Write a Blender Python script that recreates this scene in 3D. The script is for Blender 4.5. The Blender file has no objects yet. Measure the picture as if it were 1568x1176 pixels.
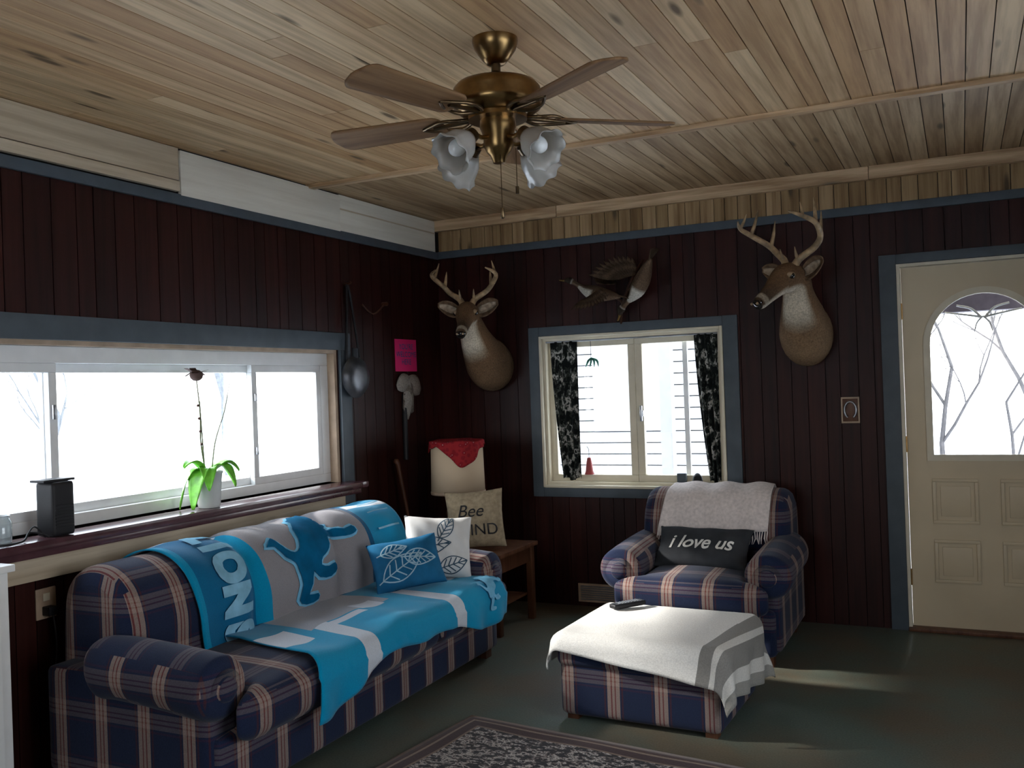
import bpy, bmesh, math, random
from mathutils import Vector, Matrix, Euler
random.seed(7)
COL=bpy.context.scene.collection
def rad(a): return math.radians(a)
def cl(x,a,b): return max(a,min(b,x))
# ------------------------------------------------------------------ materials
def newmat(name):
    m=bpy.data.materials.new(name); m.use_nodes=True
    nt=m.node_tree; b=nt.nodes["Principled BSDF"]
    return m,nt,b
def N(nt,t,**k):
    n=nt.nodes.new(t)
    for a,v in k.items(): setattr(n,a,v)
    return n
def L(nt,a,b): nt.links.new(a,b)
def setrough(b,r,spec=0.3,metal=0):
    b.inputs["Roughness"].default_value=r; b.inputs["Metallic"].default_value=metal
    b.inputs["Specular IOR Level"].default_value=spec
def mixc(nt,fac,a,b,mode='MIX'):
    n=N(nt,"ShaderNodeMix",data_type='RGBA',blend_type=mode)
    for i,v in ((0,fac),(6,a),(7,b)):
        if hasattr(v,'is_output'): L(nt,v,n.inputs[i])
        else: n.inputs[i].default_value = v if i==0 else (v[0],v[1],v[2],1)
    return n.outputs[2]
def mth(nt,op,a,b=0.0,c=None):
    n=N(nt,"ShaderNodeMath",operation=op)
    for i,v in enumerate((a,b,c)):
        if v is None: continue
        if hasattr(v,'is_output'): L(nt,v,n.inputs[i])
        else: n.inputs[i].default_value=v
    return n.outputs[0]
def ramp(nt,fac,stops,const=False):
    n=N(nt,"ShaderNodeValToRGB"); cr=n.color_ramp
    if const: cr.interpolation='CONSTANT'
    while len(cr.elements)<len(stops): cr.elements.new(0.5)
    for e,(p,c) in zip(cr.elements,stops):
        e.position=p; e.color=(c[0],c[1],c[2],1)
    L(nt,fac,n.inputs[0]); return n.outputs[0]
def coords(nt,kind="Object",scale=(1,1,1),loc=(0,0,0)):
    t=N(nt,"ShaderNodeTexCoord"); mp=N(nt,"ShaderNodeMapping")
    mp.inputs["Scale"].default_value=scale; mp.inputs["Location"].default_value=loc
    L(nt,t.outputs[kind],mp.inputs[0]); return mp.outputs[0]
def noise(nt,vec,scale,detail=3,rough=.5):
    n=N(nt,"ShaderNodeTexNoise"); n.inputs["Scale"].default_value=scale
    n.inputs["Detail"].default_value=detail; n.inputs["Roughness"].default_value=rough
    L(nt,vec,n.inputs["Vector"]); return n.outputs[0]
def bump(nt,b,h,strength=.3,dist=.005):
    n=N(nt,"ShaderNodeBump"); n.inputs["Strength"].default_value=strength; n.inputs["Distance"].default_value=dist
    L(nt,h,n.inputs["Height"]); L(nt,n.outputs[0],b.inputs["Normal"])
def plain(name,c,r=.6,spec=.3,metal=0,var=.15,nscale=12,bmp=0.0,bscale=200):
    m,nt,b=newmat(name); setrough(b,r,spec,metal)
    v=coords(nt)
    f=noise(nt,v,nscale)
    c2=[cl(x*(1-var*1.6),0,1) for x in c]; c1=[cl(x*(1+var),0,1) for x in c]
    L(nt,ramp(nt,f,[(.3,c2),(.7,c1)]),b.inputs["Base Color"])
    if bmp>0: bump(nt,b,noise(nt,v,bscale,2),bmp,.002)
    return m
def wood(name,dark,light,axis='Y',r=.55,spec=.3,knots=True,grain=.5):
    """planks with per-board tone (attribute tone)"""
    m,nt,b=newmat(name); setrough(b,r,spec)
    sc={'Y':(28,1.3,28),'Z':(28,28,1.3),'X':(1.3,28,28)}[axis]
    at=N(nt,"ShaderNodeAttribute",attribute_name="tone")
    sep=N(nt,"ShaderNodeSeparateColor"); L(nt,at.outputs["Color"],sep.inputs[0])
    t=N(nt,"ShaderNodeTexCoord"); ad=N(nt,"ShaderNodeVectorMath",operation='ADD')
    ms=N(nt,"ShaderNodeVectorMath",operation='SCALE'); L(nt,at.outputs["Color"],ms.inputs[0]); ms.inputs["Scale"].default_value=17.0
    L(nt,t.outputs["Object"],ad.inputs[0]); L(nt,ms.outputs[0],ad.inputs[1])
    mp=N(nt,"ShaderNodeMapping"); mp.inputs["Scale"].default_value=sc; L(nt,ad.outputs[0],mp.inputs[0])
    g=noise(nt,mp.outputs[0],1.0,4,.6)
    base=mixc(nt,sep.outputs[0],dark,light)
    gd=mixc(nt,1.0,base,(1-grain,1-grain*1.15,1-grain*1.3),'MULTIPLY')
    gr=ramp(nt,g,[(.35,(0,0,0)),(.62,(1,1,1))])
    col=mixc(nt,gr,gd,base)
    if knots:
        sc2={'Y':(7,1.6,7),'Z':(7,7,1.6),'X':(1.6,7,7)}[axis]
        mp2=N(nt,"ShaderNodeMapping"); mp2.inputs["Scale"].default_value=sc2; L(nt,ad.outputs[0],mp2.inputs[0])
        vo=N(nt,"ShaderNodeTexVoronoi"); vo.inputs["Scale"].default_value=1.0; L(nt,mp2.outputs[0],vo.inputs["Vector"])
        kf=ramp(nt,vo.outputs["Distance"],[(.07,(1,1,1)),(.14,(0,0,0))])
        col=mixc(nt,kf,col,[x*.28 for x in dark])
    L(nt,col,b.inputs["Base Color"]); bump(nt,b,g,.15,.003)
    return m
NAVY=(.012,.022,.062)
def plaid(name,per=.21):
    m,nt,b=newmat(name); setrough(b,.95,.1)
    uv=N(nt,"ShaderNodeUVMap"); sp=N(nt,"ShaderNodeSeparateXYZ"); L(nt,uv.outputs[0],sp.inputs[0])
    def tr(o,off,red,cream,nav):
        f=mth(nt,'FRACT',mth(nt,'ADD',mth(nt,'DIVIDE',o,per),off))
        return ramp(nt,f,[(0,nav),(.40,(.06,.02,.03)),(.44,nav),(.47,cream),(.55,red),(.575,cream),(.63,red),(.655,cream),(.74,nav),(.77,(.06,.02,.03)),(.81,nav)],True)
    a=tr(sp.outputs[0],.1,(.20,.05,.04),(.37,.28,.235),NAVY)
    c=tr(sp.outputs[1],.35,(.085,.025,.025),(.19,.15,.14),(.018,.023,.045))
    col=mixc(nt,.38,a,c)
    v=coords(nt,scale=(1,1,1)); nz=noise(nt,v,260,2)
    col=mixc(nt,.35,col,ramp(nt,nz,[(.35,(.35,.35,.35)),(.65,(1,1,1))]),'MULTIPLY')
    L(nt,col,b.inputs["Base Color"]); bump(nt,b,nz,.35,.002)
    b.inputs["Sheen Weight"].default_value=.1
    return m
# ------------------------------------------------------------------ mesh helpers
def finish(name,me,mat,smooth=True,angle=40,parent=None,loc=None,rot=None,collection=None):
    ob=bpy.data.objects.new(name,me); COL.objects.link(ob)
    if mat is not None:
        for mm in (mat if isinstance(mat,(list,tuple)) else [mat]): me.materials.append(mm)
    if smooth:
        me.polygons.foreach_set("use_smooth",[True]*len(me.polygons))
        if angle<180: me.set_sharp_from_angle(angle=rad(angle))
    if parent is not None: ob.parent=parent
    if loc is not None: ob.location=loc
    if rot is not None: ob.rotation_euler=rot
    return ob
def box_uv(me):
    uvl=me.uv_layers.new(name="UVMap") if not me.uv_layers else me.uv_layers[0]
    for p in me.polygons:
        n=p.normal; a=max(range(3),key=lambda i:abs(n[i]))
        for li in p.loop_indices:
            co=me.vertices[me.loops[li].vertex_index].co
            uvl.data[li].uv={0:(co.y,co.z),1:(co.x,co.z),2:(co.x,co.y)}[a]
def empty(name,loc=(0,0,0),rotz=0):
    e=bpy.data.objects.new(name,None); e.empty_display_size=.1; COL.objects.link(e)
    e.location=loc; e.rotation_euler=(0,0,rotz); return e
def boxes(name,bl,mat,parent=None,tones=None,bevel=0,smooth=False,loc=None,rot=None):
    V=[];F=[];T=[]
    for k,(x0,x1,y0,y1,z0,z1) in enumerate(bl):
        i=len(V)
        V+=[(x0,y0,z0),(x1,y0,z0),(x1,y1,z0),(x0,y1,z0),(x0,y0,z1),(x1,y0,z1),(x1,y1,z1),(x0,y1,z1)]
        F+=[(i,i+3,i+2,i+1),(i+4,i+5,i+6,i+7),(i,i+1,i+5,i+4),(i+1,i+2,i+6,i+5),(i+2,i+3,i+7,i+6),(i+3,i,i+4,i+7)]
        t=tones[k] if tones else (random.random(),random.random(),random.random())
        T+=[t]*6
    me=bpy.data.meshes.new(name); me.from_pydata(V,[],F)
    ca=me.color_attributes.new("tone",'FLOAT_COLOR','CORNER')
    for p in me.polygons:
        t=T[p.index]
        for li in p.loop_indices: ca.data[li].color=(t[0],t[1],t[2],1)
    if bevel>0:
        bm=bmesh.new(); bm.from_mesh(me)
        bmesh.ops.bevel(bm,geom=bm.edges[:],offset=bevel,segments=2,affect='EDGES',profile=.6)
        bm.to_mesh(me); bm.free(); smooth=True
    box_uv(me)
    return finish(name,me,mat,smooth,35,parent,loc,rot)
def softbox(name,size,r,mat,n=10,puff=(0,0,0),parent=None,loc=None,rot=None,fn=None):
    bm=bmesh.new(); bmesh.ops.create_cube(bm,size=2.0)
    bmesh.ops.subdivide_edges(bm,edges=bm.edges[:],cuts=n,use_grid_fill=True)
    h=[s/2 for s in size]
    for v in bm.verts:
        u=Vector(v.co)
        q=[math.sin(u[i]*math.pi/2)*.6+u[i]*.4 for i in range(3)]
        p=Vector([q[i]*h[i] for i in range(3)])
        rr=[min(r,h[i]*.999) for i in range(3)]
        inn=Vector([cl(p[i],-(h[i]-rr[i]),h[i]-rr[i]) for i in range(3)])
        d=Vector([(p[i]-inn[i])/rr[i] for i in range(3)])
        if d.length>1e-6:
            d.normalize(); p=inn+Vector([d[i]*rr[i] for i in range(3)])
        for i in range(3):
            j,k=(i+1)%3,(i+2)%3
            p[i]+=puff[i]*q[i]*(1-q[j]**2)*(1-q[k]**2)
        if fn: p=Vector(fn(p))
        v.co=p
    me=bpy.data.meshes.new(name); bm.to_mesh(me); bm.free(); me.update(); box_uv(me)
    return finish(name,me,mat,True,180,parent,loc,rot)
def grid(name,f,nu,nv,mat,parent=None,thick=0,closed=False,uvf=None,loc=None,rot=None,capv=False,angle=180,offs=1):
    V=[f(i/nu,j/nv) for j in range(nv+1) for i in range(nu+(0 if closed else 1))]
    W=nu if closed else nu+1; F=[]
    for j in range(nv):
        for i in range(nu):
            a=j*W+i; b=j*W+(i+1)%W; F.append((a,b,b+W,a+W))
    if capv: F.append(tuple(range(W))[::-1]); F.append(tuple(range(nv*W,nv*W+W)))
    me=bpy.data.meshes.new(name); me.from_pydata(V,[],F); me.update()
    if uvf:
        uvl=me.uv_layers.new(name="UVMap")
        for p in me.polygons:
            if p.index>=nu*nv: continue
            j,i=divmod(p.index,nu)
            for li,(a,b) in zip(p.loop_indices,((i,j),(i+1,j),(i+1,j+1),(i,j+1))): uvl.data[li].uv=uvf(a/nu,b/nv)
    else: box_uv(me)
    ob=finish(name,me,mat,True,angle,parent,loc,rot)
    if thick:
        md=ob.modifiers.new("sol",'SOLIDIFY'); md.thickness=thick; md.offset=offs
    return ob
def lathe(name,prof,mat,n=32,parent=None,loc=None,rot=None,thick=0,angle=50):
    V=[];F=[]
    for (r,z) in prof:
        for i in range(n):
            a=2*math.pi*i/n; V.append((r*math.cos(a),r*math.sin(a),z))
    for j in range(len(prof)-1):
        for i in range(n):
            a=j*n+i;b=j*n+(i+1)%n; F.append((a,b,b+n,a+n))
    me=bpy.data.meshes.new(name); me.from_pydata(V,[],F)
    bm=bmesh.new(); bm.from_mesh(me); bmesh.ops.remove_doubles(bm,verts=bm.verts,dist=1e-5)
    bmesh.ops.recalc_face_normals(bm,faces=bm.faces); bm.to_mesh(me); bm.free(); box_uv(me)
    ob=finish(name,me,mat,True,angle,parent,loc,rot)
    if thick:
        md=ob.modifiers.new("sol",'SOLIDIFY'); md.thickness=thick; md.offset=0
    return ob
def loftdata(rings,n=20,col=None,power=2.0):
    V=[];F=[];C=[]
    pts=[Vector(r[0]) for r in rings]
    for k,r in enumerate(rings):
        a=pts[max(0,k-1)]; b=pts[min(len(pts)-1,k+1)]
        t=(b-a).normalized() if r[1] is None else Vector(r[1]).normalized()
        yaw=rad(r[2]); right=Vector((math.cos(yaw),math.sin(yaw),0))
        right=(right-t*right.dot(t)).normalized(); up=right.cross(t)
        for i in range(n):
            an=2*math.pi*i/n; ca,sa=math.cos(an),math.sin(an)
            ca=math.copysign(abs(ca)**(2/power),ca); sa=math.copysign(abs(sa)**(2/power),sa)
            V.append(pts[k]+right*ca*r[3]+up*sa*r[4])
            C.append(col(k/(len(rings)-1),an) if col else (1,1,1))
    m=len(rings)
    for j in range(m-1):
        for i in range(n):
            a=j*n+i;b=j*n+(i+1)%n; F.append((a,b,b+n,a+n))
    F.append(tuple(range(n))[::-1]); F.append(tuple(range((m-1)*n,m*n)))
    return V,F,C
def smoothrings(rings,sub=3):
    out=[]
    def cr(p0,p1,p2,p3,t): return .5*((2*p1)+(-p0+p2)*t+(2*p0-5*p1+4*p2-p3)*t*t+(-p0+3*p1-3*p2+p3)*t**3)
    n=len(rings)
    for k in range(n-1):
        R=[rings[cl(k+d,0,n-1)] for d in (-1,0,1,2)]
        for s in range(sub):
            t=s/sub
            c=[cr(*[R[q][0][i] for q in range(4)],t) for i in range(3)]
            o=[cr(*[R[q][j] for q in range(4)],t) for j in (2,3,4)]
            out.append((c,None,o[0],max(o[1],.001),max(o[2],.001)))
    out.append((rings[-1][0],None)+tuple(rings[-1][2:]))
    return out
def loft(name,rings,mat,n=20,sub=3,col=None,parent=None,loc=None,rot=None,power=2.0,angle=180):
    if sub>1: rings=smoothrings(rings,sub)
    V,F,C=loftdata(rings,n,col,power)
    me=bpy.data.meshes.new(name); me.from_pydata([tuple(v) for v in V],[],F); me.update()
    if col:
        ca=me.color_attributes.new("Col",'FLOAT_COLOR','POINT')
        for i,c in enumerate(C): ca.data[i].color=(c[0],c[1],c[2],1)
    box_uv(me)
    return finish(name,me,mat,True,angle,parent,loc,rot)
def tube(name,paths,mat,parent=None,n=8,loc=None,rot=None):
    V=[];F=[]
    for path in paths:
        P=[Vector(p[:3]) for p in path]; prev=None; base=len(V)
        for k,p in enumerate(P):
            t=(P[min(k+1,len(P)-1)]-P[max(k-1,0)]).normalized()
            if prev is None:
                u=t.orthogonal().normalized()
            else:
                u=(prev-t*prev.dot(t)).normalized()
            prev=u; w=t.cross(u)
            for i in range(n):
                a=2*math.pi*i/n; V.append(tuple(p+(u*math.cos(a)+w*math.sin(a))*path[k][3]))
        for j in range(len(P)-1):
            for i in range(n):
                a=base+j*n+i;b=base+j*n+(i+1)%n; F.append((a,b,b+n,a+n))
        F.append(tuple(range(base,base+n))[::-1]); e=base+(len(P)-1)*n; F.append(tuple(range(e,e+n)))
    me=bpy.data.meshes.new(name); me.from_pydata(V,[],F); me.update(); box_uv(me)
    return finish(name,me,mat,True,60,parent,loc,rot)
def csp(pts,sub=6):
    out=[];n=len(pts)
    for k in range(n-1):
        R=[pts[cl(k+d,0,n-1)] for d in (-1,0,1,2)]
        for s in range(sub):
            t=s/sub
            out.append(tuple(.5*((2*R[1][i])+(-R[0][i]+R[2][i])*t+(2*R[0][i]-5*R[1][i]+4*R[2][i]-R[3][i])*t*t+(-R[0][i]+3*R[1][i]-3*R[2][i]+R[3][i])*t**3) for i in range(len(pts[0]))))
    out.append(tuple(pts[-1])); return out
def sphere(name,r,mat,parent=None,loc=None,scale=(1,1,1),rot=None,seg=20):
    bm=bmesh.new(); bmesh.ops.create_uvsphere(bm,u_segments=seg,v_segments=seg//2,radius=r)
    for v in bm.verts: v.co=Vector((v.co.x*scale[0],v.co.y*scale[1],v.co.z*scale[2]))
    me=bpy.data.meshes.new(name); bm.to_mesh(me); bm.free(); box_uv(me)
    return finish(name,me,mat,True,180,parent,loc,rot)
def flat(name,V2,F,mp,mat,parent=None,cuts=0,loc=None,rot=None,matrix=None):
    bm=bmesh.new(); vs=[bm.verts.new((x,y,0)) for x,y in V2]
    for f in F:
        try: bm.faces.new([vs[i] for i in f])
        except Exception: pass
    if cuts:
        bmesh.ops.triangulate(bm,faces=bm.faces[:])
        for _ in range(cuts):
            es=[e for e in bm.edges if e.calc_length()>.03]
            if es: bmesh.ops.subdivide_edges(bm,edges=es,cuts=1)
            bmesh.ops.triangulate(bm,faces=bm.faces[:])
    for v in bm.verts: v.co=Vector(mp(v.co.x,v.co.y))
    me=bpy.data.meshes.new(name); bm.to_mesh(me); bm.free(); box_uv(me)
    ob=finish(name,me,mat,False,40,parent,loc,rot)
    if matrix is not None: ob.matrix_local=matrix
    return ob
def textmesh(body,size,shear=0,spacing=1.0,bold=0):
    c=bpy.data.curves.new("tmp",'FONT'); c.body=body; c.size=size; c.align_x='CENTER'; c.align_y='CENTER'; c.shear=shear; c.space_character=spacing; c.offset=bold
    o=bpy.data.objects.new("tmp",c); COL.objects.link(o); bpy.context.view_layer.update()
    me=bpy.data.meshes.new_from_object(o.evaluated_get(bpy.context.evaluated_depsgraph_get()))
    V=[(v.co.x,v.co.y) for v in me.vertices]; F=[tuple(p.vertices) for p in me.polygons]
    bpy.data.objects.remove(o); bpy.data.meshes.remove(me)
    return V,F
def ribbon(polys,w):
    V=[];F=[]
    for pl in polys:
        P=[Vector((p[0],p[1])) for p in pl]; b=len(V)
        for k,p in enumerate(P):
            t=(P[min(k+1,len(P)-1)]-P[max(k-1,0)]); 
            if t.length<1e-9: t=Vector((1,0))
            t.normalize(); nn=Vector((-t.y,t.x))*w/2
            V+=[tuple(p+nn),tuple(p-nn)]
        for k in range(len(P)-1):
            a=b+2*k; F.append((a,a+1,a+3,a+2))
    return V,F
def cells(u0,u1,v0,v1,holes):
    us=sorted({u0,u1}|{cl(h[i],u0,u1) for h in holes for i in (0,1)})
    vs=sorted({v0,v1}|{cl(h[i],v0,v1) for h in holes for i in (2,3)})
    out=[]
    for a,b in zip(us,us[1:]):
        run=None
        for c,d in zip(vs,vs[1:]):
            cu,cv=(a+b)/2,(c+d)/2
            inside=any(h[0]<cu<h[1] and h[2]<cv<h[3] for h in holes)
            if inside:
                if run: out.append((a,b,run[0],run[1])); run=None
            else: run=(run[0],d) if run else (c,d)
        if run: out.append((a,b,run[0],run[1]))
    return out
def strips(u0,u1,v0,v1,holes,w,gap,jit=0):
    out=[];u=u0
    while u<u1-1e-4:
        ww=w*(1+random.uniform(-jit,jit)); e=min(u+ww,u1)
        out+= cells(u,max(e-gap,u+.002),v0,v1,holes); u=e
    return out
# ------------------------------------------------------------------ colours
M_pineY=wood("pine_ceiling",(.56,.33,.155),(.82,.60,.36),'Y',grain=.34)
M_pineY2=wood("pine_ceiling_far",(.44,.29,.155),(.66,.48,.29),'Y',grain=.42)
M_pineZ=wood("pine_strip",(.30,.19,.085),(.46,.31,.16),'Z')
M_pineX=wood("pine_beam_x",(.66,.45,.26),(.80,.58,.36),'X')
M_pineL=wood("pine_board_left",(.60,.50,.36),(.70,.60,.46),'Y',grain=.25)
M_white_b=wood("whitewashed_board",(.72,.68,.58),(.78,.74,.64),'Y',knots=False,grain=.12)
M_wallZ=wood("mahogany_panel",(.020,.0044,.0032),(.041,.0085,.006),'Z',r=.45,spec=.22,knots=False,grain=.5)
M_wallback=plain("wall_backing",(.010,.005,.004),.8)
M_grey=plain("slate_trim_paint",(.070,.088,.104),.5,.3,var=.08)
M_cream=plain("cream_paint",(.68,.62,.48),.45,.4,var=.04)
M_door=plain("door_paint",(.60,.50,.34),.4,.4,var=.05,nscale=3)
M_vinyl=plain("white_vinyl",(.75,.76,.76),.4,.4,var=.03)
M_tan=plain("tan_jamb",(.42,.31,.22),.5,var=.12)
M_sill=plain("mahogany_sill",(.07,.028,.035),.22,.6,var=.2)
M_brass=plain("antique_brass",(.30,.18,.07),.30,.5,1.0,var=.25)
M_brassd=plain("dark_brass",(.14,.09,.045),.32,.5,.9,var=.3)
M_blade=wood("blade_wood",(.26,.145,.07),(.34,.19,.10),'X',r=.6,spec=.15,knots=False)
M_black=plain("black_plastic",(.010,.010,.012),.5,.3)
M_blackm=plain("charcoal_cloth",(.040,.043,.048),.95,.1)
M_whitecl=plain("white_print",(.75,.74,.70),.9,.1)
M_antler=plain("antler_bone",(.42,.29,.16),.45,.4,var=.35,nscale=25)
M_gloss=plain("eye_black",(.008,.006,.005),.08,.8)
M_wooddk=wood("walnut_wood",(.09,.035,.018),(.14,.06,.03),'Z',r=.4,knots=False)
M_steel=plain("steel_grey",(.35,.36,.38),.3,.5,.8)
M_plaid=plaid("plaid_upholstery")
def furmat(name,attr=True,c=(.3,.2,.12)):
    m,nt,b=newmat(name); setrough(b,.85,.12)
    v=coords(nt); n1=noise(nt,v,110,4,.7); n2=noise(nt,v,8,2)
    at=N(nt,"ShaderNodeAttribute",attribute_name="Col")
    src=at.outputs["Color"] if attr else None
    col=mixc(nt,1.0,src if attr else c,ramp(nt,n1,[(.3,(.50,.50,.50)),(.7,(1.15,1.15,1.15))]),'MULTIPLY')
    col=mixc(nt,1.0,col,ramp(nt,n2,[(.3,(.75,.75,.75)),(.7,(1.12,1.12,1.12))]),'MULTIPLY')
    L(nt,col,b.inputs["Base Color"]); bump(nt,b,n1,.7,.008); return m
M_fur=furmat("deer_fur"); M_feather=furmat("bird_feather")
BLUE=(.0,.19,.40)
def cloth(name,build,r=.95,wv=320):
    m,nt,b=newmat(name); setrough(b,r,.1)
    uv=N(nt,"ShaderNodeUVMap"); sp=N(nt,"ShaderNodeSeparateXYZ"); L(nt,uv.outputs[0],sp.inputs[0])
    col=build(nt,sp.outputs[0],sp.outputs[1])
    nz=noise(nt,coords(nt),wv,2); col=mixc(nt,.25,col,ramp(nt,nz,[(.35,(.4,.4,.4)),(.65,(1,1,1))]),'MULTIPLY')
    L(nt,col,b.inputs["Base Color"]); bump(nt,b,nz,.4,.003); b.inputs["Sheen Weight"].default_value=.15
    return m
def rect(nt,u,v,u0,u1,v0,v1):
    a=mth(nt,'MULTIPLY',mth(nt,'GREATER_THAN',u,u0),mth(nt,'LESS_THAN',u,u1))
    b=mth(nt,'MULTIPLY',mth(nt,'GREATER_THAN',v,v0),mth(nt,'LESS_THAN',v,v1))
    return mth(nt,'MULTIPLY',a,b)
def b_back(nt,u,v):
    bl=BLUE; wh=(.60,.64,.70)
    col=ramp(nt,u,[(0,(.0,.26,.46)),(.02,(.0,.13,.28)),(.225,(.0,.26,.46)),(.27,(.27,.26,.28)),(.775,(.0,.09,.20)),(.80,(.0,.24,.44))],True)
    col=mixc(nt,rect(nt,u,v,.015,.27,.86,.97),col,wh)
    col=mixc(nt,rect(nt,u,v,.84,.97,.84,.93),col,wh)
    return mixc(nt,rect(nt,u,v,.80,1.0,.64,.70),col,wh)
M_bk=cloth("fleece_team_panel",b_back)
def b_seat(nt,u,v):
    col=ramp(nt,v,[(0,(.0,.22,.42)),(.5,(.0,.31,.54)),(1,(.0,.26,.47))])
    wh=(.58,.63,.70); g=(.33,.35,.40)
    for u0,u1,v0,v1,c in ((.18,.60,.0,.42,g),(.0,.14,.25,.50,wh),(.20,.27,.42,1.1,wh),(.27,.42,.44,.52,wh),(.44,.56,.30,.44,wh),(.66,.72,.30,1.1,wh),(.72,.86,.12,.34,g),(.92,1.1,.30,.46,wh)):
        col=mixc(nt,rect(nt,u,v,u0,u1,v0,v1),col,c)
    return col
M_seat=cloth("fleece_patchwork",b_seat)
def b_otto(nt,u,v):
    return ramp(nt,v,[(0,(.70,.69,.65)),(.05,(.30,.29,.27)),(.08,(.86,.85,.81)),(.74,(.27,.26,.24)),(.79,(.70,.68,.63)),(.82,(.27,.26,.24)),(.90,(.70,.68,.63)),(.95,(.32,.31,.28))],True)
M_otto=cloth("striped_throw",b_otto,wv=180)
M_throw=plain("cream_knit",(.70,.64,.62),.95,.1,var=.10,nscale=60,bmp=.6,bscale=160)
M_bluep=plain("blue_pillow_cloth",(.012,.11,.23),.9,.15,var=.15)
M_whitep=plain("white_pillow_cloth",(.62,.62,.61),.9,.15,var=.05)
M_ltblue=plain("leaf_print_light",(.30,.46,.56),.9,.1)
M_dkleaf=plain("leaf_print_slate",(.05,.09,.13),.9,.1)
M_burlap=plain("burlap",(.33,.265,.175),.95,.1,var=.15,nscale=40,bmp=.8,bscale=240)
M_lionb=plain("applique_blue",(.0,.10,.22),.9,.1)
M_liono=plain("applique_light_blue",(.18,.48,.70),.9,.1)
M_letter=plain("applique_silver",(.22,.46,.62),.9,.1)
# ------------------------------------------------------------------ room shell
H=2.625; RX=4.7; RY=-7.3; G=2.385
LW=[(-3.95,-1.22,.93,1.70)]
BW=[(.78,1.97,.79,1.76),(2.99,3.82,-.01,2.045)]
RW=[(-4.95,-2.75,.70,2.10)]
def wallmesh(name,cs_back,cs_plank,mats):
    bl=cs_back+cs_plank
    ob=boxes(name,bl,None)
    ob.data.materials.append(mats[0]); ob.data.materials.append(mats[1])
    k=len(cs_back)*6
    for p in ob.data.polygons: p.material_index=0 if p.index<k else 1
    return ob
wallmesh("wall_left",[(-.14,-.012,a,b,c,d) for a,b,c,d in cells(RY,0.0,0,H,LW)],
    [(-.014,0,a,b,c,d) for a,b,c,d in strips(RY,-.001,0,G+.02,LW,.105,.004,.35)],(M_wallback,M_wallZ))
wallmesh("wall_back",[(a,b,.012,.14,c,d) for a,b,c,d in cells(-.14,RX+.14,0,H,BW)],
    [(a,b,0,.014,c,d) for a,b,c,d in strips(0,RX,0,G+.02,BW,.105,.004,.35)],(M_wallback,M_wallZ))
wallmesh("wall_right",[(RX+.012,RX+.14,a,b,c,d) for a,b,c,d in cells(RY,0.0,0,H,RW)],
    [(RX,RX+.014,a,b,c,d) for a,b,c,d in strips(RY,-.001,0,H,RW,.105,.004,.35)],(M_wallback,M_wallZ))
FW=[(1.2,2.9,.85,2.0)]
wallmesh("wall_front",[(a,b,RY-.14,RY-.012,c,d) for a,b,c,d in cells(-.14,RX+.14,0,H,FW)],
    [(a,b,RY-.014,RY,c,d) for a,b,c,d in strips(0,RX,0,H,FW,.105,.004,.35)],(M_wallback,M_wallZ))
cb=[(-.14,RX+.14,RY-.14,.14,H+.012,H+.1)]
far=[];near=[]
x=0.0
while x<RX:
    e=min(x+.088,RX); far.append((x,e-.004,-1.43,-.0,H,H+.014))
    y=-1.43
    l=random.uniform(.6,3.4)
    while y>RY:
        y2=max(y-l,RY); near.append((x,e-.004,y2+.003,y,H,H+.014)); y=y2; l=random.uniform(2.2,3.6)
    x=e
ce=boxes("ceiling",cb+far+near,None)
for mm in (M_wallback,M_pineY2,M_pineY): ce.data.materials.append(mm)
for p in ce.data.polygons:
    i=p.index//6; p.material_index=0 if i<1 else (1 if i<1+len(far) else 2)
boxes("trim_ceiling_seam",[(.0,1.5,-1.455,-1.405,H-.022,H),(1.503,3.6,-1.455,-1.405,H-.022,H),(3.603,RX,-1.455,-1.405,H-.022,H)],M_pineX,bevel=.003)
boxes("trim_back_beam",[(0,.93,-.045,0,H-.075,H),(.933,2.85,-.045,0,H-.075,H),(2.853,RX,-.05,0,H-.075,H)],M_pineX,bevel=.004)
boxes("trim_back_strips",[(a,b,-.012,0,c,d) for a,b,c,d in strips(0.02,RX,G+.02,H-.07,[],.085,.004,.3)],M_pineZ)
boxes("trim_grey_back",[(0.0,RX,-.02,0,G-.025,G+.025)],M_grey,bevel=.003)
boxes("trim_grey_left",[(0,.02,RY,-.02,G-.03,G+.02)],M_grey,bevel=.003)
boxes("trim_left_boards",[(0,.014,-1.16,-.05,G+.02,H-.005),(0,.022,-2.415,-1.165,2.40,2.612)],M_white_b,bevel=.002)
boxes("trim_left_pine",[(0,.016,-7.2,-2.42,2.47,H-.004),(0,.03,-7.2,-2.43,2.415,2.462),(0,.016,-1.16,-.05,2.53,2.54)],M_pineL,bevel=.002)
mF,nt,b=newmat("floor_carpet"); setrough(b,.5,.4)
v=coords(nt); n1=noise(nt,v,1.6,4,.6); n2=noise(nt,v,130,2)
col=mixc(nt,ramp(nt,n1,[(.4,(0,0,0)),(.62,(1,1,1))]),(.105,.140,.115),(.135,.115,.080))
col=mixc(nt,.5,col,ramp(nt,n2,[(.3,(.4,.4,.4)),(.7,(1.1,1.1,1.1))]),'MULTIPLY')
L(nt,col,b.inputs["Base Color"]); bump(nt,b,n2,.25,.003)
boxes("floor",[(-.14,RX+.14,RY-.14,.14,-.12,0)],mF)
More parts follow.
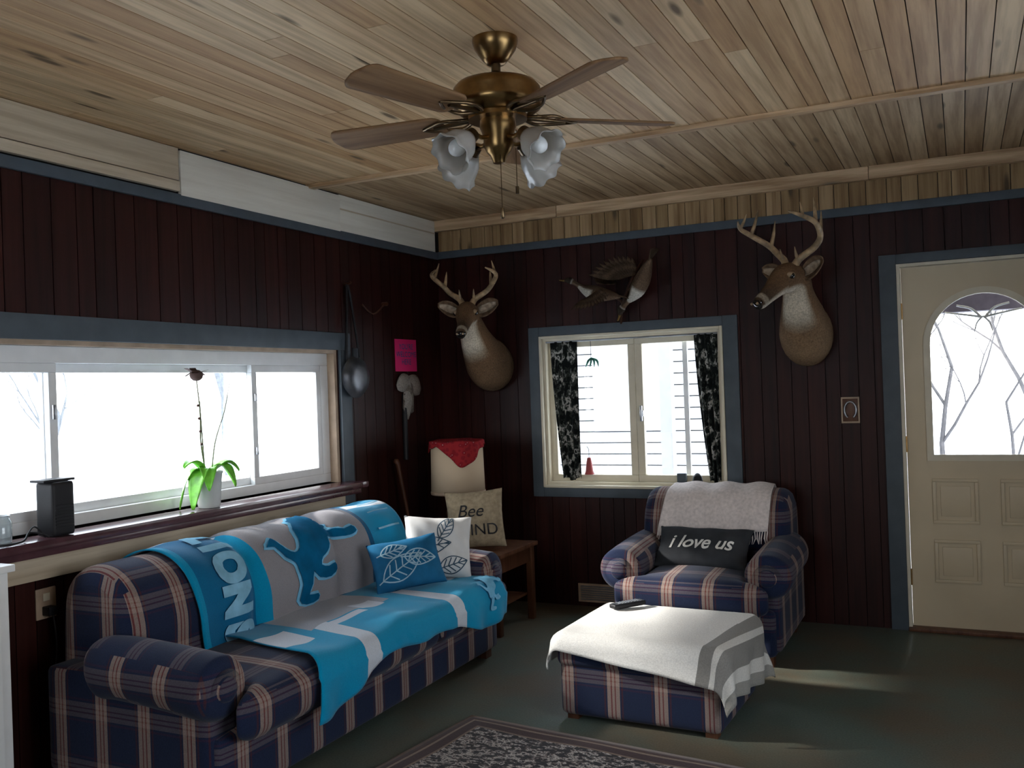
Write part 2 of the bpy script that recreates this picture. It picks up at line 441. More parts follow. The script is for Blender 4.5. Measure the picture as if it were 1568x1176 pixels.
# ------------------------------------------------------------------ windows
mG,nt,b=newmat("window_glass"); nt.nodes.remove(b)
tr=N(nt,"ShaderNodeBsdfTransparent"); gl=N(nt,"ShaderNodeBsdfGlossy"); gl.inputs["Roughness"].default_value=.02
mx=N(nt,"ShaderNodeMixShader"); mx.inputs[0].default_value=.05
L(nt,tr.outputs[0],mx.inputs[1]); L(nt,gl.outputs[0],mx.inputs[2]); L(nt,mx.outputs[0],nt.nodes["Material Output"].inputs[0])
w1=empty("window_1")
boxes("jamb",[(-.13,-.001,-3.95,-1.22,1.68,1.70),(-.13,-.001,-1.245,-1.22,.93,1.68),(-.13,-.001,-3.95,-3.925,.93,1.68)],M_tan,w1)
boxes("frame",[(-.12,-.05,-3.925,-1.245,1.61,1.68),(-.12,-.05,-3.925,-1.245,.935,.985),(-.12,-.05,-1.31,-1.245,.985,1.61),(-.12,-.05,-3.925,-3.86,.985,1.61)],M_vinyl,w1,bevel=.004)
def sash(y0,y1,z0,z1,x0,x1,s=.038):
    return [(x0,x1,y0,y1,z0,z0+s),(x0,x1,y0,y1,z1-s,z1),(x0,x1,y0,y0+s,z0+s,z1-s),(x0,x1,y1-s,y1,z0+s,z1-s)]
boxes("sash",sash(-1.89,-1.31,.985,1.61,-.085,-.055)+sash(-3.86,-3.06,.985,1.61,-.085,-.055)+sash(-3.10,-1.85,.985,1.61,-.115,-.09),M_vinyl,w1,bevel=.003)
boxes("glass_pane",[(-.072,-.069,-1.86,-1.34,1.02,1.58),(-.072,-.069,-3.83,-3.09,1.02,1.58),(-.104,-.101,-3.07,-1.88,1.02,1.58)],mG,w1)
boxes("latch",[(-.055,-.042,-1.88,-1.865,1.14,1.18),(-.055,-.042,-1.88,-1.865,1.42,1.46),(-.055,-.042,-3.09,-3.075,1.38,1.44)],M_steel,w1,bevel=.003)
boxes("trim_1",[(0,.022,-4.05,-1.11,1.70,1.80),(0,.022,-1.21,-1.11,.80,1.70)],M_grey,bevel=.003)
boxes("window_sill",[(-.13,.15,-4.2,-1.215,.895,.93),(0,.15,-1.215,-1.15,.895,.93),(.0,.13,-4.2,-1.2,.865,.894)],M_sill,bevel=.006)
boxes("trim_2",[(0,.03,-4.2,-1.22,.76,.862)],M_pineL,bevel=.003)
w2=empty("window_2")
boxes("jamb",[(.78,.80,.001,.13,.79,1.76),(1.95,1.97,.001,.13,.79,1.76),(.80,1.95,.001,.13,1.74,1.76),(.80,1.95,.001,.13,.79,.81)],M_cream,w2)
def sashx(x0,x1,z0,z1,y0,y1,s=.045):
    return [(x0,x1,y0,y1,z0,z0+s),(x0,x1,y0,y1,z1-s,z1),(x0,x0+s,y0,y1,z0+s,z1-s),(x1-s,x1,y0,y1,z0+s,z1-s)]
boxes("sash",sashx(.80,1.40,.81,1.74,.045,.085)+sashx(1.405,1.95,.81,1.74,.045,.085),M_cream,w2,bevel=.004)
boxes("storm_mullion",[(1.70,1.73,.10,.12,.81,1.74)],M_vinyl,w2)
boxes("glass_pane",[(.84,1.36,.063,.066,.85,1.70),(1.445,1.91,.063,.066,.85,1.70)],mG,w2)
boxes("handle",[(1.43,1.445,.02,.045,1.20,1.30),(1.425,1.45,.03,.045,1.23,1.27)],M_steel,w2,bevel=.004)
boxes("casing_lip",[(.765,.782,-.03,0,.775,1.775),(1.968,1.985,-.03,0,.775,1.775),(.782,1.968,-.03,0,1.758,1.775),(.782,1.968,-.045,0,.775,.792)],M_cream,w2,bevel=.003)
boxes("trim_3",[(.688,.764,-.022,0,.713,1.836),(1.986,2.077,-.022,0,.713,1.836),(.764,1.986,-.022,0,1.776,1.836),(.764,1.986,-.022,0,.713,.774)],M_grey,bevel=.003)
mC,nt,b=newmat("curtain_camouflage"); setrough(b,.95,.1)
v=coords(nt,scale=(1,.3,.55)); a=noise(nt,v,26,3,.55); c2=noise(nt,v,60,2)
col=ramp(nt,a,[(0,(.01,.012,.012)),(.50,(.08,.09,.08)),(.55,(.42,.41,.38)),(.62,(.015,.02,.018))],True)
col=mixc(nt,ramp(nt,c2,[(.58,(0,0,0)),(.60,(1,1,1))]),col,(.03,.035,.03)); L(nt,col,b.inputs["Base Color"])
def curtain(name,xa,xb,xc,xd,zt,zb):
    def f(u,v):
        a=xa+(xc-xa)*v**1.5; bb=xb+(xd-xb)*v**1.5
        x=a+(bb-a)*u
        return (x,.015+.018*math.sin(u*math.pi*7+v*1.2)*(0.6+.4*v)-.01*v,zt+(zb-zt)*v+.01*math.sin(u*9)*v)
    return grid(name,f,48,24,mC,thick=.0015)
curtain("curtain",.83,1.02,.89,1.03,1.735,.83)
curtain("curtain",1.80,1.945,1.87,1.945,1.735,.82)
tube("curtain_rod",[[(.80,.015,1.735,.006),(1.95,.015,1.735,.006)]],M_steel)
# door
d=empty("door_1")
DX0,DX1=2.995,3.815
acx,aw,az0,azs=3.405,.275,.98,1.60
def arch_pts(w,z0,zs,n=24):
    pts=[(acx-w,z0),(acx+w,z0)]
    for i in range(n+1):
        a=math.pi*i/n; pts.append((acx+w*math.cos(a),zs+w*math.sin(a)))
    return pts
def slab_with_hole(name,outer,inner,y0,y1,mat,parent):
    bm=bmesh.new()
    fo=[bm.verts.new((p[0],y0,p[1])) for p in outer]; fi=[bm.verts.new((p[0],y0,p[1])) for p in inner]
    es=[]
    for lst in (fo,fi):
        for i in range(len(lst)): es.append(bm.edges.new((lst[i],lst[(i+1)%len(lst)])))
    bmesh.ops.triangle_fill(bm,use_beauty=True,edges=es,use_dissolve=False)
    ex=bmesh.ops.extrude_face_region(bm,geom=bm.faces[:])
    for g in ex['geom']:
        if isinstance(g,bmesh.types.BMVert): g.co.y=y1
    bmesh.ops.recalc_face_normals(bm,faces=bm.faces[:])
    me=bpy.data.meshes.new(name); bm.to_mesh(me); bm.free(); box_uv(me)
    return finish(name,me,mat,False,40,parent)
slab_with_hole("slab",[(DX0,.005),(DX1,.005),(DX1,2.04),(DX0,2.04)],arch_pts(aw,az0,azs),.03,.075,M_door,d)
slab_with_hole("arch_molding",arch_pts(aw+.03,az0-.03,azs),arch_pts(aw-.005,az0+.005,azs),.018,.03,M_cream,d)
boxes("glass_pane",[(acx-aw-.01,acx+aw+.01,.05,.053,az0-.01,azs+aw+.01)],mG,d)
sb=[]
for sgn in (1,-1):
    sb.append(csp([(acx+sgn*.01,.045,1.74,.007),(acx+sgn*.06,.045,1.79,.007),(acx+sgn*.13,.045,1.81,.006)],5))
    sb.append(csp([(acx+sgn*.01,.045,1.74,.007),(acx+sgn*.08,.045,1.755,.006),(acx+sgn*.19,.045,1.775,.005)],5))
    sb.append(csp([(acx,.045,1.745,.006),(acx+sgn*.03,.045,1.71,.005),(acx+sgn*.045,.045,1.66,.003)],5))
tube("glass_ornament",sb,M_vinyl,d,n=6)
def panel(x0,x1,z0,z1):
    s=.018
    return [(x0,x1,.018,.03,z0,z0+s),(x0,x1,.018,.03,z1-s,z1),(x0,x0+s,.018,.03,z0+s,z1-s),(x1-s,x1,.018,.03,z0+s,z1-s),(x0+.04,x1-.04,.022,.03,z0+.04,z1-.04)]
boxes("panels",panel(3.12,3.35,.60,.85)+panel(3.46,3.69,.60,.85)+panel(3.12,3.35,.27,.51)+panel(3.46,3.69,.27,.51),M_door,d,bevel=.003)
boxes("door_jamb",[(2.975,2.992,-.012,.12,0,2.06),(3.818,3.835,-.012,.12,0,2.06),(2.992,3.818,-.012,.12,2.043,2.06)],M_cream,d)
sphere("knob",.03,M_brass,d,(3.75,-.03,.95)); tube("knob_stem",[[(3.75,.03,.95,.012),(3.75,-.02,.95,.012)]],M_brass,d)
boxes("hinge",[(2.985,3.0,.012,.03,.25,.34),(2.985,3.0,.012,.03,1.0,1.09),(2.985,3.0,.012,.03,1.75,1.84)],M_brass,d)
boxes("trim_4",[(2.885,2.974,-.024,0,0,2.115),(3.836,3.925,-.024,0,0,2.115),(2.974,3.836,-.024,0,2.062,2.115)],M_grey,bevel=.003)
boxes("trim_5",[(2.975,3.84,-.04,.12,0,.02)],M_wooddk,bevel=.003)
for nm,bl,gb in (("window_3",[(RX-.01,RX+.1,-4.97,-4.90,.68,2.12),(RX-.01,RX+.1,-2.80,-2.73,.68,2.12),(RX-.01,RX+.1,-4.90,-2.80,2.05,2.12),(RX-.01,RX+.1,-4.90,-2.80,.68,.75),(RX+.02,RX+.08,-3.88,-3.82,.75,2.05)],(RX+.05,RX+.053,-4.90,-2.80,.75,2.05)),
  ("window_4",[(1.18,1.26,RY-.1,RY+.01,.83,2.02),(2.84,2.92,RY-.1,RY+.01,.83,2.02),(1.26,2.84,RY-.1,RY+.01,1.94,2.02),(1.26,2.84,RY-.1,RY+.01,.83,.91),(2.02,2.08,RY-.08,RY-.02,.91,1.94)],(1.26,2.84,RY-.053,RY-.05,.91,1.94))):
    e=empty(nm); boxes("frame",bl,M_vinyl,e); boxes("glass_pane",[gb],mG,e)
# ------------------------------------------------------------------ upholstered furniture
PROF=csp([(-.46,.36),(-.445,.48),(-.445,.61),(-.40,.74),(-.31,.81),(-.20,.822),(-.10,.78),(-.05,.68),(-.035,.45),(-.035,.30),(-.035,.06)],4)
NP=len(PROF)-1
ST=.435  # seat top
def prof(s):
    t=cl(s,0,1)*NP; k=min(int(t),NP-1); f=t-k; a,b2=PROF[k],PROF[k+1]
    p=(a[0]+(b2[0]-a[0])*f,a[1]+(b2[1]-a[1])*f)
    k0=max(k-1,0);k1=min(k+2,NP); tx,ty=PROF[k1][0]-PROF[k0][0],PROF[k1][1]-PROF[k0][1]; l=math.hypot(tx,ty)
    return p,(-ty/l,tx/l)
def backsurf(X,s,W,seams,off=0):
    p,nn=prof(s)
    dip=0
    for sx in seams: dip+=.035*math.exp(-((X-sx)/.045)**2)*(1 if s<.5 else max(0,1-(s-.5)*6))
    R=.07; e=W/2-abs(X); rnd=0
    if e<R: t=1-max(e,0)/R; rnd=R*(1-math.sqrt(max(0,1-t*t)))
    o=off-dip-rnd
    return (X,p[0]+nn[0]*o,p[1]+nn[1]*o)
def furniture(name,Lw,n,loc,rotz,W,arm0=-.22):
    e=empty(name,loc,rotz)
    cw=(Lw-.16)/n
    seams=[-Lw/2+.08+cw*i for i in range(1,n)]
    def f(u,v):
        X=(u*2-1); X=math.copysign(abs(X)**.8,X)*W/2
        return backsurf(X,v,W,seams)
    grid("back",f,26*n+14,60,M_plaid,e)
    for sgn in (-1,1):
        V=[(sgn*(W/2-.0),)+tuple(backsurf(sgn*W/2,k/40,W,seams)[1:]) for k in range(41)]
        me=bpy.data.meshes.new("back_side"); me.from_pydata(V,[],[tuple(range(41))]); me.update(); box_uv(me); finish("back_side",me,M_plaid,False,40,e)
    softbox("base",(Lw+.10,.84,.24),.03,M_plaid,n=14,parent=e,loc=(0,-.50,.17))
    for i in range(n):
        x0=-Lw/2+.08+cw*i; x1=x0+cw
        ex0=.13 if i==0 else 0; ex1=.13 if i==n-1 else 0
        hw=cw/2-.002
        def tf(p,ex0=ex0,ex1=ex1,hw=hw):
            t=cl((-p.y-.22)/.06,0,1); t=t*t*(3-2*t); x=p.x
            if x>hw*.6: x+=ex1*t*(x-hw*.6)/(hw*.4)
            if x<-hw*.6: x-=ex0*t*(-x-hw*.6)/(hw*.4)
            return (x,p.y,p.z)
        softbox("seat_cushion",(cw-.004,.62,.18),.06,M_plaid,n=22,puff=(0,.015,.02),parent=e,loc=((x0+x1)/2,-.70,ST-.09),fn=tf)
    for sgn in (-1,1):
        X=sgn*Lw/2; Z=sgn*.02+X; A=arm0
        softbox("arm_panel",(.15,.80,.40),.03,M_plaid,n=10,parent=e,loc=(X,-.49,.27))
        rings=[((Z,A,.46),None,0,.06,.07),((Z,A-.03,.47),None,0,.10,.11),((Z,A-.13,.478),None,0,.113,.113),((Z,-.64,.470),None,0,.116,.113),((Z,-.84,.455),None,0,.120,.113),((Z,-.90,.45),None,0,.114,.108),((Z,-.925,.45),None,0,.08,.076),((Z,-.915,.45),None,0,.045,.042)]
        loft("arm_roll",rings,M_plaid,n=36,sub=5,parent=e)
        loft("arm_rosette",[((Z,-.90,.45),None,0,.05,.047),((Z,-.935,.45),None,0,.045,.042),((Z,-.945,.45),None,0,.02,.018)],M_plaid,n=20,sub=3,parent=e)
    boxes("foot",[(sx*(Lw/2)-.03,sx*(Lw/2)+.03,yy-.03,yy+.03,0,.07) for sx in (-1,1) for yy in (-.85,-.15)],M_wooddk,e)
    return e,W,seams
SL=2.0
sofa,SW,SS=furniture("sofa",SL,3,(.07,-2.25,0),rad(90),1.95,-.33)
chair,CW,CS=furniture("armchair",.73,1,(2.0,-.07,0),0,.83)
# --- blanket over the sofa back
bx0,bx1=-.68,.90
def bb(X,s,off=.014):
    w=.006*math.sin(X*23+s*9)*math.sin(s*14+X*5)
    return backsurf(X,s,SW+.1,SS,off+w)
bl=empty("team_blanket",sofa.location,sofa.rotation_euler[2])
def hemtop(X): return .62+.04*math.sin(X*4)
def bkx(u,v): return bx0+(bx1-bx0)*u+.08*(.5-v)*(1-u)
grid("cloth",lambda u,v:bb(bkx(u,v),.03+(hemtop(bkx(u,v))-.03)*v),90,44,M_bk,bl,thick=.006,uvf=lambda u,v:(u,v))
def onback(cx,cs,rot=0,sc=(1,1),off=.028):
    def mp(x,y):
        x*=sc[0]; y*=sc[1]
        xr=(x*math.cos(rot)-y*math.sin(rot)); yr=(x*math.sin(rot)+y*math.cos(rot))
        return bb(cx+xr,cs+yr/1.22,off)
    return mp
for ch,cs_ in (("L",.44),("I",.37),("O",.29),("N",.19),("S",.09)):
    V,F=textmesh(ch,.20,bold=.016); flat("letter_"+ch,V,F,onback(-.45-.03*(cs_-.3),cs_,rad(-90),(.72,1.1)),M_letter,bl,cuts=2)
for cs_ in (.12,.20,.28,.36,.42):
    V,F=ribbon([[(-.10+i*.010,0) for i in range(20)]],.010); flat("stripe",V,F,onback(.76,cs_),M_letter,bl)
lion=[(-.30,.10),(-.27,.13),(-.25,.10),(-.22,.04),(-.17,.0),(-.13,.02),(-.11,.08),(-.10,.15),(-.06,.22),(-.07,.26),(-.04,.27),(-.02,.31),(.02,.29),(.05,.31),(.07,.27),(.13,.26),(.12,.23),(.08,.21),(.13,.19),(.17,.20),(.17,.16),(.13,.12),(.19,.11),(.24,.07),(.30,.08),(.32,.04),(.28,.02),(.22,.02),(.16,.05),(.10,.05),(.09,.0),(.05,-.04),(.0,-.06),(-.02,-.10),(.03,-.12),(.09,-.11),(.10,-.15),(.04,-.18),(-.04,-.17),(-.08,-.12),(-.10,-.19),(-.13,-.25),(-.06,-.26),(-.06,-.30),(-.15,-.31),(-.19,-.27),(-.17,-.18),(-.18,-.10),(-.19,-.05),(-.24,-.01),(-.28,.06),(-.33,.07)]
def offset_poly(P,d):
    out=[];n=len(P)
    area=sum(P[i][0]*P[(i+1)%n][1]-P[(i+1)%n][0]*P[i][1] for i in range(n)); sg=1 if area>0 else -1
    for i in range(n):
        a=Vector(P[i-1]);c=Vector(P[(i+1)%n]);t=(c-a).normalized(); out.append((P[i][0]+t.y*d*sg,P[i][1]-t.x*d*sg))
    return out
lp=csp(lion+[lion[0]],2)[:-1]
flat("lion_outline",offset_poly(lp,.016),[tuple(range(len(lp)))],onback(.14,.275,0,(1.02,.68),.024),M_liono,bl,cuts=4)
flat("lion",lp,[tuple(range(len(lp)))],onback(.14,.275,0,(1.02,.68),.031),M_lionb,bl,cuts=4)
# --- seat blanket
def seatz(Xl,off=0):
    cw=(SL-.16)/3; k=(Xl+SL/2-.08)/cw; f=k-math.floor(k)
    return ST+.014*(1-(2*f-1)**2)+off
R_=.075; L1=.53
def seatpt(X,t,off=0,uu=.5):
    wv=.006*math.sin(X*21+t*4)+.004*math.sin(X*9-t*9)
    if t<L1: return (X,-.44-t,seatz(X,.022)+off+wv*min(1,t*8))
    t-=L1
    if t<R_*math.pi/2:
        a=t/R_; return (X,-.97-(R_+off)*math.sin(a),seatz(X,.022)-R_+(R_+off)*math.cos(a)+wv*(1-a/1.6))
    t-=R_*math.pi/2
    return (X+.03*math.sin(X*5)*t,-1.055-off-.014*math.sin(X*26)*min(1,t*9)-.01*t,seatz(X,.022)-R_-t)
def sb_(u,v):
    l=-.52-.18*v; r=.84+.07*v; X=l+(r-l)*u
    drop=.08+.05*math.sin(u*6+2.2)+.02*math.sin(u*17)+.04*(u<.3)*(1-u/.3)
    return seatpt(X,v*(L1+R_*math.pi/2+drop))
seatb=empty("patchwork_blanket",sofa.location,sofa.rotation_euler[2])
grid("cloth",sb_,90,50,M_seat,seatb,thick=.006,uvf=lambda u,v:(u,v))
flat("lion_print",lp,[tuple(range(len(lp)))],lambda x,y:seatpt(.76+x*.36,.60-y*.36,.012),M_liono,seatb,cuts=3)
# ------------------------------------------------------------------ pillows
def pillow(name,w,h,t,mat,loc,normal,roll=0,up=(0,0,1)):
    e=empty(name); nrm=Vector(normal).normalized(); upv=Vector(up); r=upv.cross(nrm).normalized(); upv=nrm.cross(r)
    M=Matrix((r,upv,nrm)).transposed().to_4x4(); M=Matrix.Translation(loc)@M@Matrix.Rotation(rad(roll),4,'Z')
    e.matrix_world=M
    def pf(u,v,side,off=0):
        x=u*w/2*(1-.07*(1-v*v)); y=v*h/2*(1-.07*(1-u*u))
        z=t/2*((1-u**4)*(1-v**4))**.55+.004*math.sin(u*9+v*7)
        return (x,y,side*(z+off))
    V=[];F=[];n=26
    for side in (1,-1):
        b=len(V)
        for j in range(n+1):
            for i in range(n+1):
                u=math.sin((i/n*2-1)*math.pi/2); vv=math.sin((j/n*2-1)*math.pi/2); V.append(pf(u,vv,side))
        for j in range(n):
            for i in range(n):
                a=b+j*(n+1)+i; q=(a,a+1,a+n+2,a+n+1); F.append(q if side>0 else q[::-1])
    me=bpy.data.meshes.new("cover"); me.from_pydata(V,[],F)
    bm=bmesh.new(); bm.from_mesh(me); bmesh.ops.remove_doubles(bm,verts=bm.verts,dist=.0045); bm.to_mesh(me); bm.free(); me.update(); box_uv(me)
    finish("cover",me,mat,True,180,e)
    def mp(off=.004): return lambda x,y: pf(cl(x/(w/2),-.97,.97),cl(y/(h/2),-.97,.97),1,off)
    return e,mp
def leaf(cx,cy,L_,W_,ang,veins=5):
    out=[];c,s=math.cos(ang),math.sin(ang)
    def T(x,y): return (cx+x*c-y*s,cy+x*s+y*c)
    for sg in (1,-1): out.append([T(L_*t/12,sg*W_*math.sin(math.pi*(t/12)**.8)) for t in range(13)])
    out.append([T(L_*t/8*1.05-.02,0) for t in range(9)])
    for k in range(1,veins+1):
        x=L_*k/(veins+1.2); yy=W_*math.sin(math.pi*((x+.03)/L_)**.8)*.85
        for sg in (1,-1): out.append([T(x+.03*q/4,sg*yy*q/4) for q in range(5)])
    return out
e,mp=pillow("white_leaf_pillow",.36,.33,.12,M_whitep,(.775,-1.45,.618),(.60,-.75,.32),roll=-5)
V,F=ribbon(leaf(-.15,-.02,.22,.05,rad(10))+leaf(.0,.04,.15,.04,rad(60))+leaf(.0,-.13,.17,.045,rad(20)),.0055); flat("leaf_print",V,F,mp(.003),M_dkleaf,e)
e,mp=pillow("blue_leaf_pillow",.36,.26,.12,M_bluep,(.775,-1.76,.590),(.62,-.62,.46),roll=6)
V,F=ribbon(leaf(-.15,-.08,.25,.06,rad(25))+leaf(-.02,.02,.17,.045,rad(-10))+leaf(-.14,.05,.15,.035,rad(10)),.006); flat("leaf_print",V,F,mp(.003),M_ltblue,e)
e,mp=pillow("slogan_pillow",.53,.25,.12,M_blackm,(1.99,-.69,.535),(-.06,-.78,.62))
V,F=textmesh("i love us",.112,shear=.35,bold=.002); flat("lettering",V,F,mp(.004),M_whitecl,e,cuts=1)
th=empty("fringed_throw",chair.location)
def tb(X,s,off): return backsurf(X,s,CW+.3,[],off)
def thx(u,v): return -.24+.55*u-.07*(1-v)*(1-u)
def ths(u): return .185+.03*(u-.5)
def thf(u,v):
    X=thx(u,v); s=ths(u)+.45*v
    return tb(X+.008*math.sin(v*5),s,.016+.006*math.sin(X*34)+.004*math.sin(s*40))
grid("cloth",thf,50,40,M_throw,th,thick=.008)
fr=[]
for i in range(46):
    u=i/45; X=thx(u,0); s=ths(u); a=tb(X,s,.024); 
    fr.append([a+(.003,),(a[0]+random.uniform(-.006,.006),a[1]-.012,a[2]-.035,.0038),(a[0]+random.uniform(-.01,.01),a[1]-.012,a[2]-.065,.002)])
tube("fringe",fr,M_throw,th,n=5)
# ------------------------------------------------------------------ ottoman
OX0,OX1,OY0,OY1,OZ=1.67,2.40,-2.0,-1.38,.36
ot=empty("ottoman",((OX0+OX1)/2,(OY0+OY1)/2,0),rad(-2))
ow,od=OX1-OX0,OY1-OY0
softbox("base",(ow-.02,od-.02,.25),.03,M_plaid,n=12,parent=ot,loc=(0,0,.145))
softbox("cushion",(ow+.01,od+.01,.13),.045,M_plaid,n=18,puff=(0,0,.012),parent=ot,loc=(0,0,.29))
boxes("foot",[(sx*(ow/2-.06)-.025,sx*(ow/2-.06)+.025,sy*(od/2-.06)-.025,sy*(od/2-.06)+.025,0,.05) for sx in (-1,1) for sy in (-1,1)],M_wooddk,ot)
ob_=empty("striped_throw",(ot.location.x,ot.location.y,0),rad(-2))
def drape(u,v):
    a=rad(7); px=(u-.5)*1.06+.065; py=(v-.5)*.82-.005
    x=px*math.cos(a)+py*math.sin(a); y=-px*math.sin(a)+py*math.cos(a)
    hx,hy=ow/2-.03,od/2-.03
    dx=max(abs(x)-hx,0); dy=max(abs(y)-hy,0); dd=math.hypot(dx,dy)
    R=.055; zt=OZ+.012+.012*(1-(x/hx)**2)*(1-(y/hy)**2) if dd==0 else OZ+.012
    if dd==0: return (x,y,zt+.003*math.sin(x*22+y*9))
    ux,uy=dx/dd*math.copysign(1,x),dy/dd*math.copysign(1,y)
    t=dd
    if t<R*math.pi/2: o=R*math.sin(t/R); z=zt-R*(1-math.cos(t/R))
    else: t-=R*math.pi/2; o=R+.014*math.sin(x*20+y*24)*min(1,t*8)+.15*t; z=zt-R-t
    bx=cl(x,-hx,hx); by=cl(y,-hy,hy)
    return (bx+ux*o,by+uy*o,max(z,.03))
grid("cloth",drape,70,60,M_otto,ob_,thick=.006,uvf=lambda u,v:(v,u))
rc=empty("remote_control",(1.83,-1.50,.402),rad(-35))
softbox("body",(.055,.18,.024),.009,M_black,n=5,parent=rc)
boxes("buttons",[(-.015+.012*i,-.008+.012*i,-.06+.018*j,-.05+.018*j,.011,.014) for i in range(3) for j in range(7)],M_steel,rc)
# ------------------------------------------------------------------ rug
def b_rug(nt,u,v):
    W_,H_=2.0,1.5
    du=mth(nt,'MINIMUM',u,mth(nt,'SUBTRACT',W_,u)); dv=mth(nt,'MINIMUM',v,mth(nt,'SUBTRACT',H_,v)); dd=mth(nt,'MINIMUM',du,dv)
    cv=coords(nt,scale=(1,1.6,1)); n1=noise(nt,cv,32,3,.6)
    inner=ramp(nt,n1,[(0,(.012,.010,.012)),(.48,(.16,.12,.11)),(.53,(.55,.50,.46)),(.60,(.02,.015,.02))],True)
    f=mth(nt,'MULTIPLY',dd,2.5)
    bord=ramp(nt,f,[(0,(.20,.12,.08)),(.04,(.06,.025,.02)),(.10,(.25,.18,.13)),(.13,(.05,.02,.02)),(.25,(.22,.15,.11)),(.28,(0,0,0))],True)
    return mixc(nt,mth(nt,'GREATER_THAN',dd,.112),bord,inner)
M_rug=cloth("rug_pile",b_rug,wv=120)
grid("area_rug",lambda u,v:(2.0*u,-1.5*v,.008+.003*math.sin(u*25)*math.sin(v*19)),60,50,M_rug,thick=.007,offs=0,uvf=lambda u,v:(2.0*u,1.5*v),loc=(1.30,-2.10,.002),rot=(0,0,rad(-7)))
# ------------------------------------------------------------------ end table, lamp, pillow
tb_=empty("end_table")
boxes("top",[(.28,.86,-.90,-.36,.455,.48)],M_wooddk,tb_,bevel=.005)
boxes("legs",[(x,x+.04,y,y+.04,0,.455) for x in (.30,.80) for y in (-.88,-.42)],M_wooddk,tb_,bevel=.003)
boxes("rails",[(.34,.80,-.87,-.85,.36,.455),(.34,.80,-.41,-.39,.36,.455),(.31,.33,-.84,-.42,.36,.455),(.81,.83,-.84,-.42,.36,.455),(.34,.80,-.84,-.42,.15,.165)],M_wooddk,tb_)
LX,LY=.38,-.50
lp_=empty("table_lamp",(LX,LY,.48))
mS,nt,b=newmat("lamp_shade_linen"); setrough(b,.9,.1); b.inputs["Base Color"].default_value=(.52,.41,.29,1)
lathe("base",[(0,0),(.09,0),(.09,.015),(.05,.03),(.03,.06),(.07,.12),(.085,.18),(.06,.25),(.02,.29),(.015,.40),(0,.40)],M_wooddk,parent=lp_)
lathe("shade",[(.170,.31),(.163,.63)],mS,n=48,parent=lp_,thick=.004)
lathe("shade_trim",[(.172,.305),(.174,.315),(.172,.325)],M_tan,n=48,parent=lp_,thick=.003)
mBn,nt,b=newmat("bandana_red"); setrough(b,.9,.1)
v=coords(nt); vo=N(nt,"ShaderNodeTexVoronoi"); vo.inputs["Scale"].default_value=38; L(nt,v,vo.inputs["Vector"])
L(nt,ramp(nt,vo.outputs["Distance"],[(0,(.40,.30,.28)),(.13,(.20,.012,.018)),(.5,(.26,.018,.022))],True),b.inputs["Base Color"])
bd=empty("red_bandana",(LX,LY,.48))
def bdn(u,v):
    a=2*math.pi*u; 
    c=max(0,math.cos(a-rad(-48)))**5; c2=max(0,math.cos(a-rad(130)))**6; c3=max(0,math.cos(a-rad(200)))**8
    drop=.03+.13*c+.06*c2+.04*c3+.006*math.sin(a*11); R=.168; tot=R+drop; t=v*tot
    if t<R: return (t*math.cos(a),t*math.sin(a),.642+.006*math.sin(a*5)*t/R+.012*(1-t/R))
    t-=R; r=R+.008+.04*t+.006*math.sin(a*13)*min(1,t*20); return (r*math.cos(a),r*math.sin(a),.642-t)
grid("cloth",bdn,90,26,mBn,bd,closed=True,thick=.002)
e,mp=pillow("burlap_pillow",.35,.35,.12,M_burlap,(.635,-.76,.663),(.42,-.88,.16),roll=3)
V,F=textmesh("Bee",.11,shear=.3); flat("lettering_bee",V,F,lambda x,y:mp(.004)(x-.03,y+.05),M_black,e,cuts=1)
V,F=textmesh("KIND",.10); flat("lettering_kind",V,F,lambda x,y:mp(.004)(x+.02,y-.07),M_black,e,cuts=1)
tube("walking_stick",[csp([(.13,-.50,0.0,.013),(.10,-.62,.5,.013),(.07,-.70,.95,.014),(.06,-.71,1.0,.02),(.06,-.71,1.02,.012)],5)],M_wooddk,n=10)
